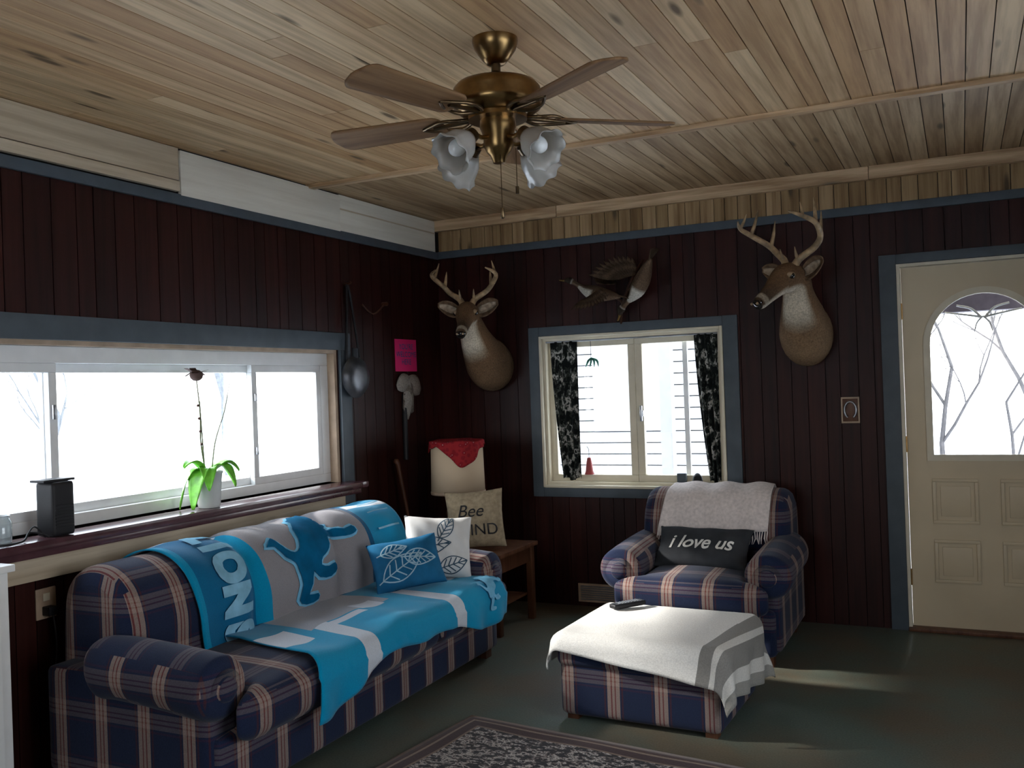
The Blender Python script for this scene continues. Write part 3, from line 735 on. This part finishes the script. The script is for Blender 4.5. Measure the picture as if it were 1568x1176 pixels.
# ------------------------------------------------------------------ deer mounts
def deer(name,loc,yaw,ryaw,up=0.0,antl=None,sc=1.0,chest=(.25,.16,.095)):
    e=empty(name,loc,rad(yaw)); e.scale=(sc,)*3
    sp=[((0,-.004,-.065),0,.125,.155),((0,-.07,-.075),0,.140,.175),((0,-.15,-.055),0,.138,.175),((0,-.23,.01),0,.118,.150),((0,-.30,.095+up*.4),0,.096,.125),((0,-.35,.18+up*.8),0,.078,.103)]
    c=Vector((0,-.385,.245)); y=rad(ryaw); d_=Vector((math.sin(y),-math.cos(y),0))
    head=[(0,0,.072,.084),(.05,.024,.072,.080),(.10,.014,.070,.076),(.15,-.014,.056,.062),(.20,-.050,.041,.049),(.25,-.084,.035,.041),(.29,-.110,.034,.036),(.315,-.126,.024,.025)]
    rings=[(p,None,ryaw*.25*i/5,rx,ry) for i,(p,_,rx,ry) in enumerate(sp)]
    for i,(t,z,rx,ry) in enumerate(head):
        p=c+d_*t+Vector((0,0,z+up)); rings.append((tuple(p),None,ryaw*cl((i+2)/4,0,1),rx,ry))
    brown=(.19,.108,.055); pale=(.66,.57,.44); dark=(.085,.050,.028)
    nr=len(rings)
    def col(k,a):
        s=k*(nr-1); under=math.sin(a)
        if s<6.2:
            q=cl(s/4.5,0,1); c0=[chest[i]*(1-q)+brown[i]*q for i in range(3)]
            c0=[x*(.8+.35*max(0,under)) for x in c0]
            f=cl((under-.45)*3.2,0,1)*cl((s-3.3)/.8,0,1)
            c_=[c0[i]*(1-f)+pale[i]*f for i in range(3)]
        elif s<9:
            f=cl((under-.45)*4,0,1); c_=[brown[i]*(1-f)+pale[i]*f for i in range(3)]
        else:
            f=cl((under-.3)*4,0,1); g=cl((s-9)/2,0,1); top=[brown[i]*(1-g)+dark[i]*g for i in range(3)]
            c_=[top[i]*(1-f)+pale[i]*f for i in range(3)]
            if 11.4<s<12.2: c_=[x*.5+pale[i]*.5 for i,x in enumerate(c_)]
            if s>12.6: c_=(.02,.015,.012)
        return c_
    loft("bust",rings,M_fur,n=28,sub=4,col=col,parent=e)
    hd=empty("head_parts"); hd.parent=e; hd.location=tuple(c+Vector((0,0,up))); hd.rotation_euler=(0,0,y)
    for sg in (-1,1):
        def ear(u,v,sg=sg):
            t=v; wd=.046*math.sin(math.pi*(t*.88+.1))**.7+.006; x=.050+.145*t; ang=(u-.5)*2
            return (sg*x, -.02+.030*(1-ang*ang)*math.sin(math.pi*min(1,t*.8+.15))-.02*t, .040+.05*t+ang*wd)
        grid("ear",ear,10,14,M_earf,hd,thick=.006)
        def eari(u,v,sg=sg):
            t=.12+.8*v; wd=(.046*math.sin(math.pi*(t*.88+.1))**.7)*.55; x=.050+.145*t; ang=(u-.5)*2
            return (sg*x, -.032+.030*(1-ang*ang*.5)*math.sin(math.pi*min(1,t*.8+.15))-.02*t, .040+.05*t+ang*wd)
        grid("ear_inner",eari,8,10,M_eari,hd,thick=.002)
        sphere("eye",.017,M_gloss,hd,(sg*.064,-.118,.026))
        sphere("eyelid",.022,M_lid,hd,(sg*.057,-.115,.030),scale=(1,1.25,.8))
        sphere("nostril",.007,M_lid,hd,(sg*.018,-.334,-.118))
    sphere("nose",.027,M_gloss,hd,(0,-.306,-.112),scale=(1.1,.7,.85))
    P=[]
    for sg in (-1,1):
        beam=[(sg*.028,-.05,.08,.021),(sg*.05,-.03,.12,.019),(sg*.12,.0,.17,.017),(sg*antl['sp']*.8,-.01,.20+antl['h']*.15,.016),(sg*antl['sp'],-.10,.21+antl['h']*.5,.014),(sg*antl['sp']*.97,-.19,.20+antl['h']*.8,.011),(sg*antl['sp']*.78,-.25,.20+antl['h'],.004)]
        bp=csp(beam,5); P.append(bp)
        def tine(k,dx,dy,dz,r):
            q=bp[k]; P.append(csp([(q[0],q[1],q[2],r),(q[0]+dx*.5,q[1]+dy*.6,q[2]+dz*.45,r*.8),(q[0]+dx,q[1]+dy,q[2]+dz,.002)],4))
        tine(4,sg*.005,-.03,.07,.010); tine(14,-sg*.01,.03,.17*antl['t'],.012); tine(20,-sg*.03,.03,.16*antl['t'],.011)
        if antl.get('n',3)>3: tine(25,-sg*.03,.02,.09*antl['t'],.009)
    tube("antlers",P,M_antler,hd,n=10)
    return e
M_earf=plain("ear_fur",(.18,.115,.07),.9,.1,var=.3,nscale=40,bmp=.5,bscale=200)
M_eari=plain("ear_inner_fur",(.38,.30,.22),.9,.1,var=.3,nscale=40)
M_lid=plain("eye_ring_fur",(.30,.21,.13),.9,.1)
deer("deer_shoulder_mount",(.44,0,1.675),0,18,antl=dict(sp=.20,h=.09,t=.62),up=-.02,chest=(.17,.11,.065))
deer("deer_shoulder_mount",(2.49,0,1.765),0,-30,antl=dict(sp=.21,h=.13,t=.85,n=4),sc=1.04,up=-.055,chest=(.36,.24,.14))
# ------------------------------------------------------------------ bird mount
def bird(parent,loc,rz,ry,sc,wing=(40,60),wl=.26,tone=0):
    e=empty("bird_body_group"); e.parent=parent; e.location=loc; e.rotation_euler=(0,rad(ry),rad(rz)); e.scale=(sc,)*3
    rings=[((.20,0,.01),None,90,.01,.008),((.15,0,.01),None,90,.035,.03),((.05,0,0),None,90,.06,.055),((-.04,0,0),None,90,.058,.056),((-.10,0,.01),None,90,.035,.035),((-.15,0,.03),None,90,.018,.02),((-.20,0,.045),None,90,.018,.02),((-.225,0,.05),None,90,.028,.028),((-.255,0,.048),None,90,.020,.02),((-.275,0,.04),None,90,.01,.008),((-.315,0,.035),None,90,.009,.004)]
    def col(k,a):
        u=math.sin(a)
        if k>.88: return (.25,.16,.05)
        if k>.62: return (.04,.03,.02) if k>.66 else (.45,.40,.35)
        if .28<k<.5 and u<.1: return (.62,.58,.50)
        return (.17,.11,.07) if u<-.2 else (.10,.062,.036)
    loft("body",rings,M_feather,n=16,sub=3,col=col,parent=e)
    for sg,an in ((1,wing[0]),(-1,wing[1])):
        V=[];F=[];C=[]
        for k in range(11):
            t=k/10
            ln=wl*(.55+.45*(1-t)**.7) ; a=rad(-20+75*t)
            st=Vector((-.03+.06*t,sg*(.04+.08*(1-t)),0)); 
            dirv=Vector((math.sin(a),sg*math.cos(a),0)); pr=Vector((dirv.y,-dirv.x,0))
            b0=len(V)
            for q in range(6):
                s=q/5; w=.020*math.sin(math.pi*(s*.85+.12)); c_=st+dirv*ln*s
                h=Vector((0,0,.004*k))
                for ww in (-1,1): V.append(c_+pr*w*ww+h); C.append((.06,.038,.022) if q%2 else (.13,.082,.05))
            for q in range(5): i=b0+2*q; F.append((i,i+1,i+3,i+2))
        R=Matrix.Rotation(rad(an)*sg,3,'X')
        me=bpy.data.meshes.new("wing"); me.from_pydata([tuple(R@v+Vector((0,0,.03))) for v in V],[],F); me.update()
        ca=me.color_attributes.new("Col",'FLOAT_COLOR','POINT')
        for i,c_ in enumerate(C): ca.data[i].color=c_+(1,)
        o=finish("wing",me,M_feather,True,180,e); md=o.modifiers.new("s",'SOLIDIFY'); md.thickness=.003
    V=[];F=[]
    for k in range(7):
        a=rad(-24+8*k); b0=len(V)
        for s,w in ((0,.008),(.5,.014),(1,.012)):
            c_=Vector((.17+.11*s*math.cos(a),.11*s*math.sin(a),.01+.002*k)); V+=[(c_.x,c_.y-w,c_.z),(c_.x,c_.y+w,c_.z)]
        F+=[(b0,b0+1,b0+3,b0+2),(b0+2,b0+3,b0+5,b0+4)]
    me=bpy.data.meshes.new("tail"); me.from_pydata(V,[],F); ca=me.color_attributes.new("Col",'FLOAT_COLOR','POINT')
    for i in range(len(V)): ca.data[i].color=(.12,.08,.05,1)
    o=finish("tail",me,M_feather,True,180,e); md=o.modifiers.new("s",'SOLIDIFY'); md.thickness=.003
bm_=empty("flying_duck_mount")
bird(bm_,(1.23,-.16,2.02),8,16,.80,wing=(25,-40),wl=.21)
bird(bm_,(1.52,-.16,2.05),-20,-55,.88,wing=(20,60),wl=.23)
tube("driftwood",[csp([(1.34,-.012,1.82,.008),(1.36,-.05,1.91,.011),(1.40,-.07,2.01,.012),(1.45,-.07,2.11,.010),(1.50,-.02,2.22,.006)],5),csp([(1.37,-.06,1.96,.010),(1.32,-.09,2.0,.008),(1.25,-.14,2.01,.006)],4),csp([(1.41,-.07,2.03,.010),(1.45,-.10,2.04,.008),(1.50,-.14,2.04,.006)],4)],M_wooddk,bm_)
# ------------------------------------------------------------------ small wall items
mPk,nt,b=newmat("pink_card"); setrough(b,.7,.2); b.inputs["Base Color"].default_value=(.62,.02,.13,1)
ps=empty("pink_sign")
boxes("card",[(.003,.008,-.60,-.34,1.575,1.785)],mPk,ps,bevel=.001)
for ln,z in (("YOU'RE",1.735),("WELCOME",1.685),("HERE",1.635)):
    V,F=textmesh(ln,.05); flat("print",V,F,lambda x,y,z=z:(.0095,-.47+x,z+y),M_lionb,ps)
ff=empty("hanging_pelt")
def pelt(cx,cz,ln,w,a,c_):
    ca,sa=math.cos(a),math.sin(a)
    def f(u,v):
        t=v; ww=w*math.sin(math.pi*(t*.86+.07))**.8; x=(u-.5)*2*ww; z=-ln*t
        return (.02+.025*(1-(2*u-1)**2)*math.sin(math.pi*min(1,t+.05)),cx+x*ca-z*sa,cz+x*sa+z*ca)
    m=furmat("pelt_fur_%d"%int(cx*-100),False,c_); grid("pelt",f,8,14,m,ff,thick=.004)
pelt(-.51,1.52,.23,.05,.35,(.22,.19,.16)); pelt(-.47,1.53,.27,.055,-.12,(.34,.31,.28)); pelt(-.43,1.52,.22,.045,-.5,(.16,.13,.11)); pelt(-.47,1.53,.17,.07,1.0,(.25,.21,.18)); pelt(-.46,1.53,.16,.06,-1.2,(.38,.34,.30))
tube("hanging_strap",[[(.012,-.52,1.43,.018),(.012,-.52,1.0,.018)]],M_black,ff)
tube("cord",[[(.01,-.47,1.53,.003),(.014,-.47,1.57,.003)]],M_black,ff)
ct=empty("canteen")
CY,CZ=-1.12,1.54
lathe("flask",[(0,-.035),(.06,-.035),(.105,-.025),(.125,0),(.105,.025),(.06,.035),(0,.035)],plain("dark_canteen",(.09,.095,.105),.35,.5,.5,var=.3),parent=ct,loc=(.062,CY,CZ),rot=(0,rad(90),0))
tube("spout",[[(.062,CY,CZ+.11,.02),(.062,CY,CZ+.17,.018)]],M_blackm,ct); 
tube("strap",[csp([(.05,CY-.07,CZ+.02,.008),(.045,CY-.06,CZ+.15,.008),(.03,CY-.02,CZ+.46,.008),(.02,CY,CZ+.55,.008),(.03,CY+.02,CZ+.46,.008),(.045,CY+.06,CZ+.15,.008),(.05,CY+.07,CZ+.02,.008)],5)],M_black,ct)
tube("peg",[[(0,CY,CZ+.55,.008),(.05,CY,CZ+.56,.008)]],M_wooddk,ct)
gr=empty("leather_thong"); tube("thong",[csp([(.02,-.97,1.98,.005),(.02,-.85,1.93,.005),(.02,-.72,2.0,.005)],5),[(0,-.72,2.0,.012),(.04,-.72,2.0,.012)]],M_wooddk,gr)
hp=empty("horseshoe_plaque")
boxes("board",[(2.655,2.755,-.014,0,1.17,1.32)],M_wooddk,hp,bevel=.006)
tube("horseshoe",[[(2.705+.032*math.cos(rad(a)),-.02,1.245+.048*math.sin(rad(a)),.006) for a in range(-60,241,15)]],M_steel,hp)
boxes("rim",[(2.655,2.755,-.02,-.014,1.31,1.32),(2.655,2.755,-.02,-.014,1.17,1.18),(2.655,2.663,-.02,-.014,1.18,1.31),(2.747,2.755,-.02,-.014,1.18,1.31)],M_tan,hp)
vt=empty("floor_register")
boxes("plate",[(.98,1.26,-.016,0,.03,.15)],M_tan,vt,bevel=.003)
boxes("louvers",[(1.0,1.24,-.021,-.015,.045+.014*i,.052+.014*i) for i in range(7)],M_steel,vt)
ol=empty("wall_outlet")
boxes("plate",[(0,.008,-3.235,-3.145,.60,.72)],M_tan,ol,bevel=.003); boxes("plug",[(.008,.05,-3.21,-3.17,.615,.65)],M_black,ol,bevel=.004)
boxes("sockets",[(.008,.012,-3.205,-3.175,.67,.70)],M_cream,ol,bevel=.002)
tube("cord",[csp([(.045,-3.19,.62,.004),(.06,-3.19,.5,.004),(.05,-3.2,.3,.004),(.05,-3.22,.01,.004)],5)],M_black,ol)
# ------------------------------------------------------------------ sill items
SZ=.932
oc=empty("potted_orchid",(.075,-2.36,SZ))
mPot=plain("pot_glaze",(.55,.58,.58),.25,.5,var=.05)
lathe("pot",[(0,0),(.048,0),(.052,.01),(.058,.10),(.064,.155),(.068,.16),(.066,.17),(.058,.165),(.052,.12),(0,.12)],mPot,parent=oc)
mLf=plain("orchid_leaf",(.17,.55,.05),.35,.4,var=.3,nscale=20)
for an,ln,w,dr in ((240,.16,.048,.24),(282,.15,.048,.24),(90,.19,.036,.15),(60,.14,.038,.06),(262,.12,.038,.02),(20,.12,.035,.10),(315,.12,.04,.14)):
    a=rad(an)
    def lf(u,v,a=a,ln=ln,w=w,dr=dr):
        r=.015+ln*v*(1-.2*v*dr*4); ww=w*math.sin(math.pi*(.12+.86*v))**.7; o=(u-.5)*2
        z=.155+.07*math.sin(v*math.pi*.7)-dr*v*v*.9+.012*o*o
        return (max(r*math.cos(a)-o*ww*math.sin(a),-.06),r*math.sin(a)+o*ww*math.cos(a),max(z,.004))
    grid("leaf",lf,6,16,mLf,oc,thick=.003)
tube("stems",[csp([(.0,-.01,.14,.004),(.01,-.05,.3,.0035),(.02,-.06,.45,.003),(.02,-.075,.60,.0025)],6),csp([(.01,.01,.14,.003),(.02,.03,.3,.003),(.02,.10,.45,.002),(.02,.14,.58,.0015)],5),[(.0,-.02,.14,.0035),(.0,-.04,.5,.003)]],plain("dry_stem",(.14,.16,.08),.6),oc)
fl=plain("dried_bloom",(.10,.06,.05),.8)
sphere("bloom",.03,fl,oc,(.02,-.075,.62),scale=(1,1.1,.9),seg=12)
for k in range(7):
    a=k*.9; 
    grid("petal",lambda u,v,a=a:(.02+(.02+.03*v)*math.cos(a)-(u-.5)*.03*math.sin(a),-.075+(.02+.035*v)*math.sin(a)+(u-.5)*.03*math.cos(a),.625+.02*v*math.sin(a*3)+.012),4,4,fl,oc,thick=.001)
for z in (.3,.36,.42,.48): sphere("bud",.007,fl,oc,(.018,-.055-(z-.3)*.08,z),seg=8)
rd=empty("black_radio")
softbox("case",(.10,.10,.21),.012,M_black,n=8,parent=rd,loc=(.085,-3.195,SZ+.105))
boxes("grille",[(.135,.138,-3.235,-3.155,SZ+.03+.012*i,SZ+.036+.012*i) for i in range(8)],M_black,rd)
boxes("top_handle",[(.04,.12,-3.27,-3.13,SZ+.21,SZ+.22)],M_black,rd,bevel=.003)
mJar,nt,b=newmat("clear_jar"); setrough(b,.08,.5); b.inputs["Base Color"].default_value=(.8,.86,.88,1); b.inputs["Transmission Weight"].default_value=.85
gj=empty("glass_jar",(.03,-3.39,SZ)); lathe("jar",[(0,0),(.036,0),(.038,.02),(.038,.075),(.030,.088),(.030,.096),(.033,.10)],mJar,parent=gj,thick=.003)
tube("power_cable",[csp([(.125,-3.26,SZ+.004,.004),(.13,-3.29,SZ+.02,.004),(.11,-3.33,SZ+.03,.004),(.13,-3.38,SZ+.004,.004),(.11,-3.50,SZ+.004,.004)],6),csp([(.12,-3.27,SZ+.004,.003),(.11,-3.31,SZ+.05,.003),(.12,-3.36,SZ+.004,.003)],6)],M_black)
boxes("tea_light_holder",[(1.66,1.72,.012,.04,.812,.87)],M_grey,bevel=.006)
bt=empty("hanging_bell"); lathe("bell",[(0,.11),(.012,.108),(.02,.07),(.026,.02),(.034,0),(.03,0)],plain("red_bell",(.35,.06,.06),.4),parent=bt,loc=(1.075,.02,.86)); tube("hook",[csp([(1.075,.02,.97,.002),(1.075,.02,1.02,.002),(1.06,.025,1.04,.002)],4)],M_black,bt)
sc=empty("sun_catcher"); tube("leaf_cluster",[csp([(1.11,.03,1.62,.003),(1.09+.02*k,.03,1.60,.008),(1.07+.03*k,.03,1.56,.002)],4) for k in range(4)],plain("teal_glass",(.05,.22,.16),.2),sc); tube("string",[[(1.11,.03,1.62,.0015),(1.11,.03,1.74,.0015)]],M_black,sc)
lt=empty("small_lantern"); lathe("body",[(0,0),(.04,0),(.045,.01),(.035,.02),(.03,.06),(.012,.08),(0,.085)],M_black,parent=lt,loc=(1.80,-.02,.793),n=12)
wc=empty("white_cabinet"); boxes("carcass",[(.04,.30,-4.5,-3.56,.02,.87)],M_vinyl,wc,bevel=.004); boxes("top",[(.155,.32,-4.52,-3.545,.87,.895)],M_vinyl,wc,bevel=.004); boxes("toe_kick",[(.06,.27,-4.48,-3.6,0,.02)],M_black,wc); boxes("door_panel",[(.30,.312,-4.02,-3.6,.08,.80),(.30,.312,-4.46,-4.06,.08,.80)],M_vinyl,wc,bevel=.003)
# ------------------------------------------------------------------ ceiling fan
fn=empty("ceiling_fan",(1.90,-2.86,H))
lathe("canopy",[(0,-.0),(.078,0),(.078,-.012),(.07,-.035),(.045,-.07),(.03,-.085),(0,-.085)],M_brass,parent=fn,n=40)
lathe("downrod",[(0,-.08),(.016,-.08),(.016,-.11),(.03,-.12),(.03,-.135),(0,-.14)],M_brassd,parent=fn,n=24)
lathe("motor",[(0,-.125),(.05,-.125),(.09,-.14),(.135,-.155),(.148,-.17),(.150,-.185),(.146,-.20),(.150,-.215),(.148,-.235),(.12,-.255),(.10,-.26),(.10,-.275),(0,-.275)],M_brass,parent=fn,n=56)
lathe("switch_housing",[(0,-.27),(.06,-.27),(.062,-.30),(.05,-.33),(.052,-.36),(.04,-.385),(.03,-.395),(.02,-.42),(0,-.425)],M_brass,parent=fn,n=40)
for k in range(5):
    a=rad(40+72*k); be=empty("blade_assembly"); be.parent=fn; be.rotation_euler=(0,0,a)
    def blf(u,v):
        x=.20+.44*v; w=.058+.014*v
        if v>.9: w*=math.sqrt(max(0.02,1-((v-.9)/.1)**2))
        if v<.06: w*=.6+.4*math.sqrt(v/.06)
        y=(u-.5)*2*w; return (x,y,-.262+y*math.tan(rad(12)))
    grid("blade",blf,8,40,M_blade,be,thick=.007)
    br=[]
    for sg in (-1,1): br.append(csp([(.09,sg*.01,-.262,.006),(.14,sg*.045,-.270,.007),(.19,sg*.05,-.268,.006),(.25,sg*.02,-.272+sg*.002,.006),(.28,0,-.270,.006)],5))
    br.append([(.09,0,-.262,.009),(.24,0,-.272,.007)])
    tube("bracket",br,M_brassd,be)
mSh,nt,b=newmat("frosted_glass"); setrough(b,.25,.5); b.inputs["Base Color"].default_value=(.62,.58,.52,1); b.inputs["Transmission Weight"].default_value=.4
mBulb=plain("bulb_white",(.85,.85,.82),.3,.5,var=.02)
for k in range(4):
    a=rad(-20+90*k); le=empty("light_arm"); le.parent=fn; le.rotation_euler=(0,0,a)
    tube("arm",[csp([(.04,0,-.335,.008),(.08,0,-.345,.008),(.115,0,-.335,.008),(.125,0,-.35,.010)],5)],M_brass,le)
    sh=empty("shade_group"); sh.parent=le; sh.location=(.122,0,-.345); sh.rotation_euler=(0,rad(-52),0)
    lathe("socket",[(0,.01),(.024,.008),(.027,-.02),(.027,-.035),(0,-.035)],M_brassd,parent=sh,n=24)
    V=[];F=[];n=48;pr=[(.026,-.02),(.036,-.035),(.050,-.06),(.055,-.085),(.058,-.108),(.070,-.128)]
    for j,(r,z) in enumerate(pr):
        for i in range(n):
            t=2*math.pi*i/n; w=1+.05*math.sin(t*8)*(j/5)**2; V.append((r*w*math.cos(t),r*w*math.sin(t),z+.006*math.cos(t*8)*(j/5)**2))
    for j in range(5):
        for i in range(n): p=j*n+i;q=j*n+(i+1)%n; F.append((p,q,q+n,p+n))
    me=bpy.data.meshes.new("glass_shade"); me.from_pydata(V,[],F); o=finish("glass_shade",me,mSh,True,180,sh); md=o.modifiers.new("s",'SOLIDIFY'); md.thickness=.003
    sphere("bulb",.028,mBulb,sh,(0,0,-.082),scale=(1,1,1.2))
tube("pull_chain",[[(.02,-.03,-.40,.0015),(.02,-.03,-.58,.0015)],[(.02,-.03,-.58,.006),(.02,-.03,-.61,.008),(.02,-.03,-.615,.004)],[(.05,.03,-.37,.0015),(.05,.03,-.50,.0015)],[(.05,.03,-.50,.006),(.05,.03,-.525,.006)]],M_brassd,fn,n=8)
# ------------------------------------------------------------------ exterior
mSn=plain("snow",(.80,.84,.90),.8,.2,var=.03,nscale=1)
grid("snow_ground",lambda u,v:(-60+120*u,-60+120*v,-.45+.0),20,20,mSn)
mSid=plain("pale_siding",(.33,.34,.35),.6,var=.03)
nh=empty("neighbor_house")
boxes("siding",[(-3.5,1.6,4.6,4.63,-.4+.13*i,-.4+.13*i+.116) for i in range(26)]+[(-3.5,1.6,4.65,8,-.4,3)],mSid,nh)
boxes("house_windows",[(-.6,.2,4.57,4.6,.9,2.0)],M_steel,nh)
boxes("roof",[(-4,2.0,4.2,8.4,3.0,3.15)],M_grey,nh)
pc=empty("porch"); boxes("post",[(1.0,1.1,1.9,2.0,-.45,2.4),(4.9,5.0,1.9,2.0,-.45,2.4)],mSid,pc); boxes("eave",[(2.2,5.6,.2,2.1,2.35,2.47),(2.2,5.6,1.95,2.1,1.885,2.35)],plain("porch_soffit",(.075,.06,.068),.7),pc); boxes("deck",[(-.5,5.6,.2,2.1,-.3,-.16)],mSn,pc); boxes("rail",[(1.1,2.7,1.93,1.97,.45,.5),(1.1,2.7,1.93,1.97,.0,.05)],mSid,pc)
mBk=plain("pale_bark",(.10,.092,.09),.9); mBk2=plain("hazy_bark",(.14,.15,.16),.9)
def tree(name,loc,h,seed,mat,dmax=4,rf=.018):
    rr=random.Random(seed); paths=[]
    def br(p,d,l,r,dep):
        pts=[tuple(p)+(r,)]; q=Vector(p); dd=Vector(d)
        for s in range(4):
            dd=(dd+Vector((rr.uniform(-.2,.2),rr.uniform(-.2,.2),rr.uniform(-.05,.15)))).normalized(); q=q+dd*l/4; pts.append(tuple(q)+(r*(1-.12*(s+1)),))
            if dep<dmax and s>0:
                nd=(dd+Vector((rr.uniform(-1,1),rr.uniform(-1,1),rr.uniform(-.1,.6)))).normalized(); br(q,nd,l*.62,r*.5,dep+1)
        paths.append(pts)
    br(Vector((0,0,0)),(0,0,1),h*.55,h*rf,0)
    tube(name,paths,mat,n=5,loc=loc)
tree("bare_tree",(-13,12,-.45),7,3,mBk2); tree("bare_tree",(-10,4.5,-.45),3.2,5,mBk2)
tree("bare_tree",(3.1,7.5,-.45),3.6,8,mBk,rf=.012); tree("bare_tree",(4.2,9.5,-.45),5,11,mBk,rf=.013); tree("bare_tree",(3.9,6.5,-.45),2.8,21,mBk,rf=.010)
cf=empty("sun_blocker_tree",(-7.4,-6.5,-.45)); mEv=plain("sun_blocker_needles",(.03,.06,.035),.9,var=.4,nscale=6)  # unseen conifer, added to block sun through the near part of window_1
for k in range(11):
    z0=.7+k*.80; r=3.0*(1-k/12.0)
    def tier(u,v,z0=z0,r=r,k=k):
        a=2*math.pi*u; rr=.05+(r*(1+.14*math.sin(a*9+k)))*v; return (rr*math.cos(a),rr*math.sin(a),z0+1.25-1.35*v+.10*math.sin(a*9+k)*v)
    grid("tier",tier,54,6,mEv,cf,closed=True,thick=.02)
tube("blocker_trunk",[[(0,0,0,.18),(0,0,9.0,.04)]],mBk,cf)
# ------------------------------------------------------------------ light
w=bpy.data.worlds.new("World"); bpy.context.scene.world=w; w.use_nodes=True; nt=w.node_tree; bg=nt.nodes["Background"]
tc=N(nt,"ShaderNodeTexCoord"); sp=N(nt,"ShaderNodeSeparateXYZ"); L(nt,tc.outputs["Generated"],sp.inputs[0])
L(nt,ramp(nt,sp.outputs[2],[(0,(.97,.98,1)),(.5,(.78,.88,1.0))]),bg.inputs[0]); bg.inputs[1].default_value=7.2
sun=bpy.data.lights.new("sun","SUN"); sun.energy=10; sun.angle=rad(4); sun.color=(1,.96,.90)
so=bpy.data.objects.new("sun",sun); COL.objects.link(so); dv=Vector((.92,.30,-.50)).normalized(); so.rotation_euler=dv.to_track_quat('-Z','Y').to_euler(); so.location=(-10,-4,8)
def portal(loc,rot,sx,sy):
    l=bpy.data.lights.new("daylight_portal","AREA"); l.shape='RECTANGLE'; l.size=sx; l.size_y=sy; l.cycles.is_portal=True
    o=bpy.data.objects.new("daylight_portal",l); COL.objects.link(o); o.location=loc; o.rotation_euler=rot
portal((-.16,-2.585,1.315),(0,rad(-90),0),.77,2.73)
portal((1.375,.16,1.275),(rad(-90),0,0),1.19,.97)
portal((3.405,.16,1.43),(rad(-90),0,0),.6,.95)
portal((RX+.16,-3.85,1.40),(0,rad(90),0),1.4,2.2)
portal((2.05,RY-.16,1.42),(rad(90),0,0),1.7,1.15)
# ------------------------------------------------------------------ camera
yaw,pitch,roll=rad(25.64),rad(.238),rad(-2.051)
F0=Vector((-math.sin(yaw),math.cos(yaw),0));R0=Vector((math.cos(yaw),math.sin(yaw),0));U0=Vector((0,0,1))
Fv=F0*math.cos(pitch)+U0*math.sin(pitch);Uv=U0*math.cos(pitch)-F0*math.sin(pitch)
Rv=R0*math.cos(roll)+Uv*math.sin(roll);Uv=Uv*math.cos(roll)-R0*math.sin(roll)
cd=bpy.data.cameras.new("camera"); cd.sensor_width=36; cd.lens=1433.6/1568*36; cd.clip_start=.05; cd.clip_end=300
co=bpy.data.objects.new("camera",cd); COL.objects.link(co)
M=Matrix((Rv,Uv,-Fv)).transposed().to_4x4(); M.translation=Vector((3.287,-5.712,1.442)); co.matrix_world=M
bpy.context.scene.camera=co
bpy.context.scene.view_settings.view_transform='Standard'
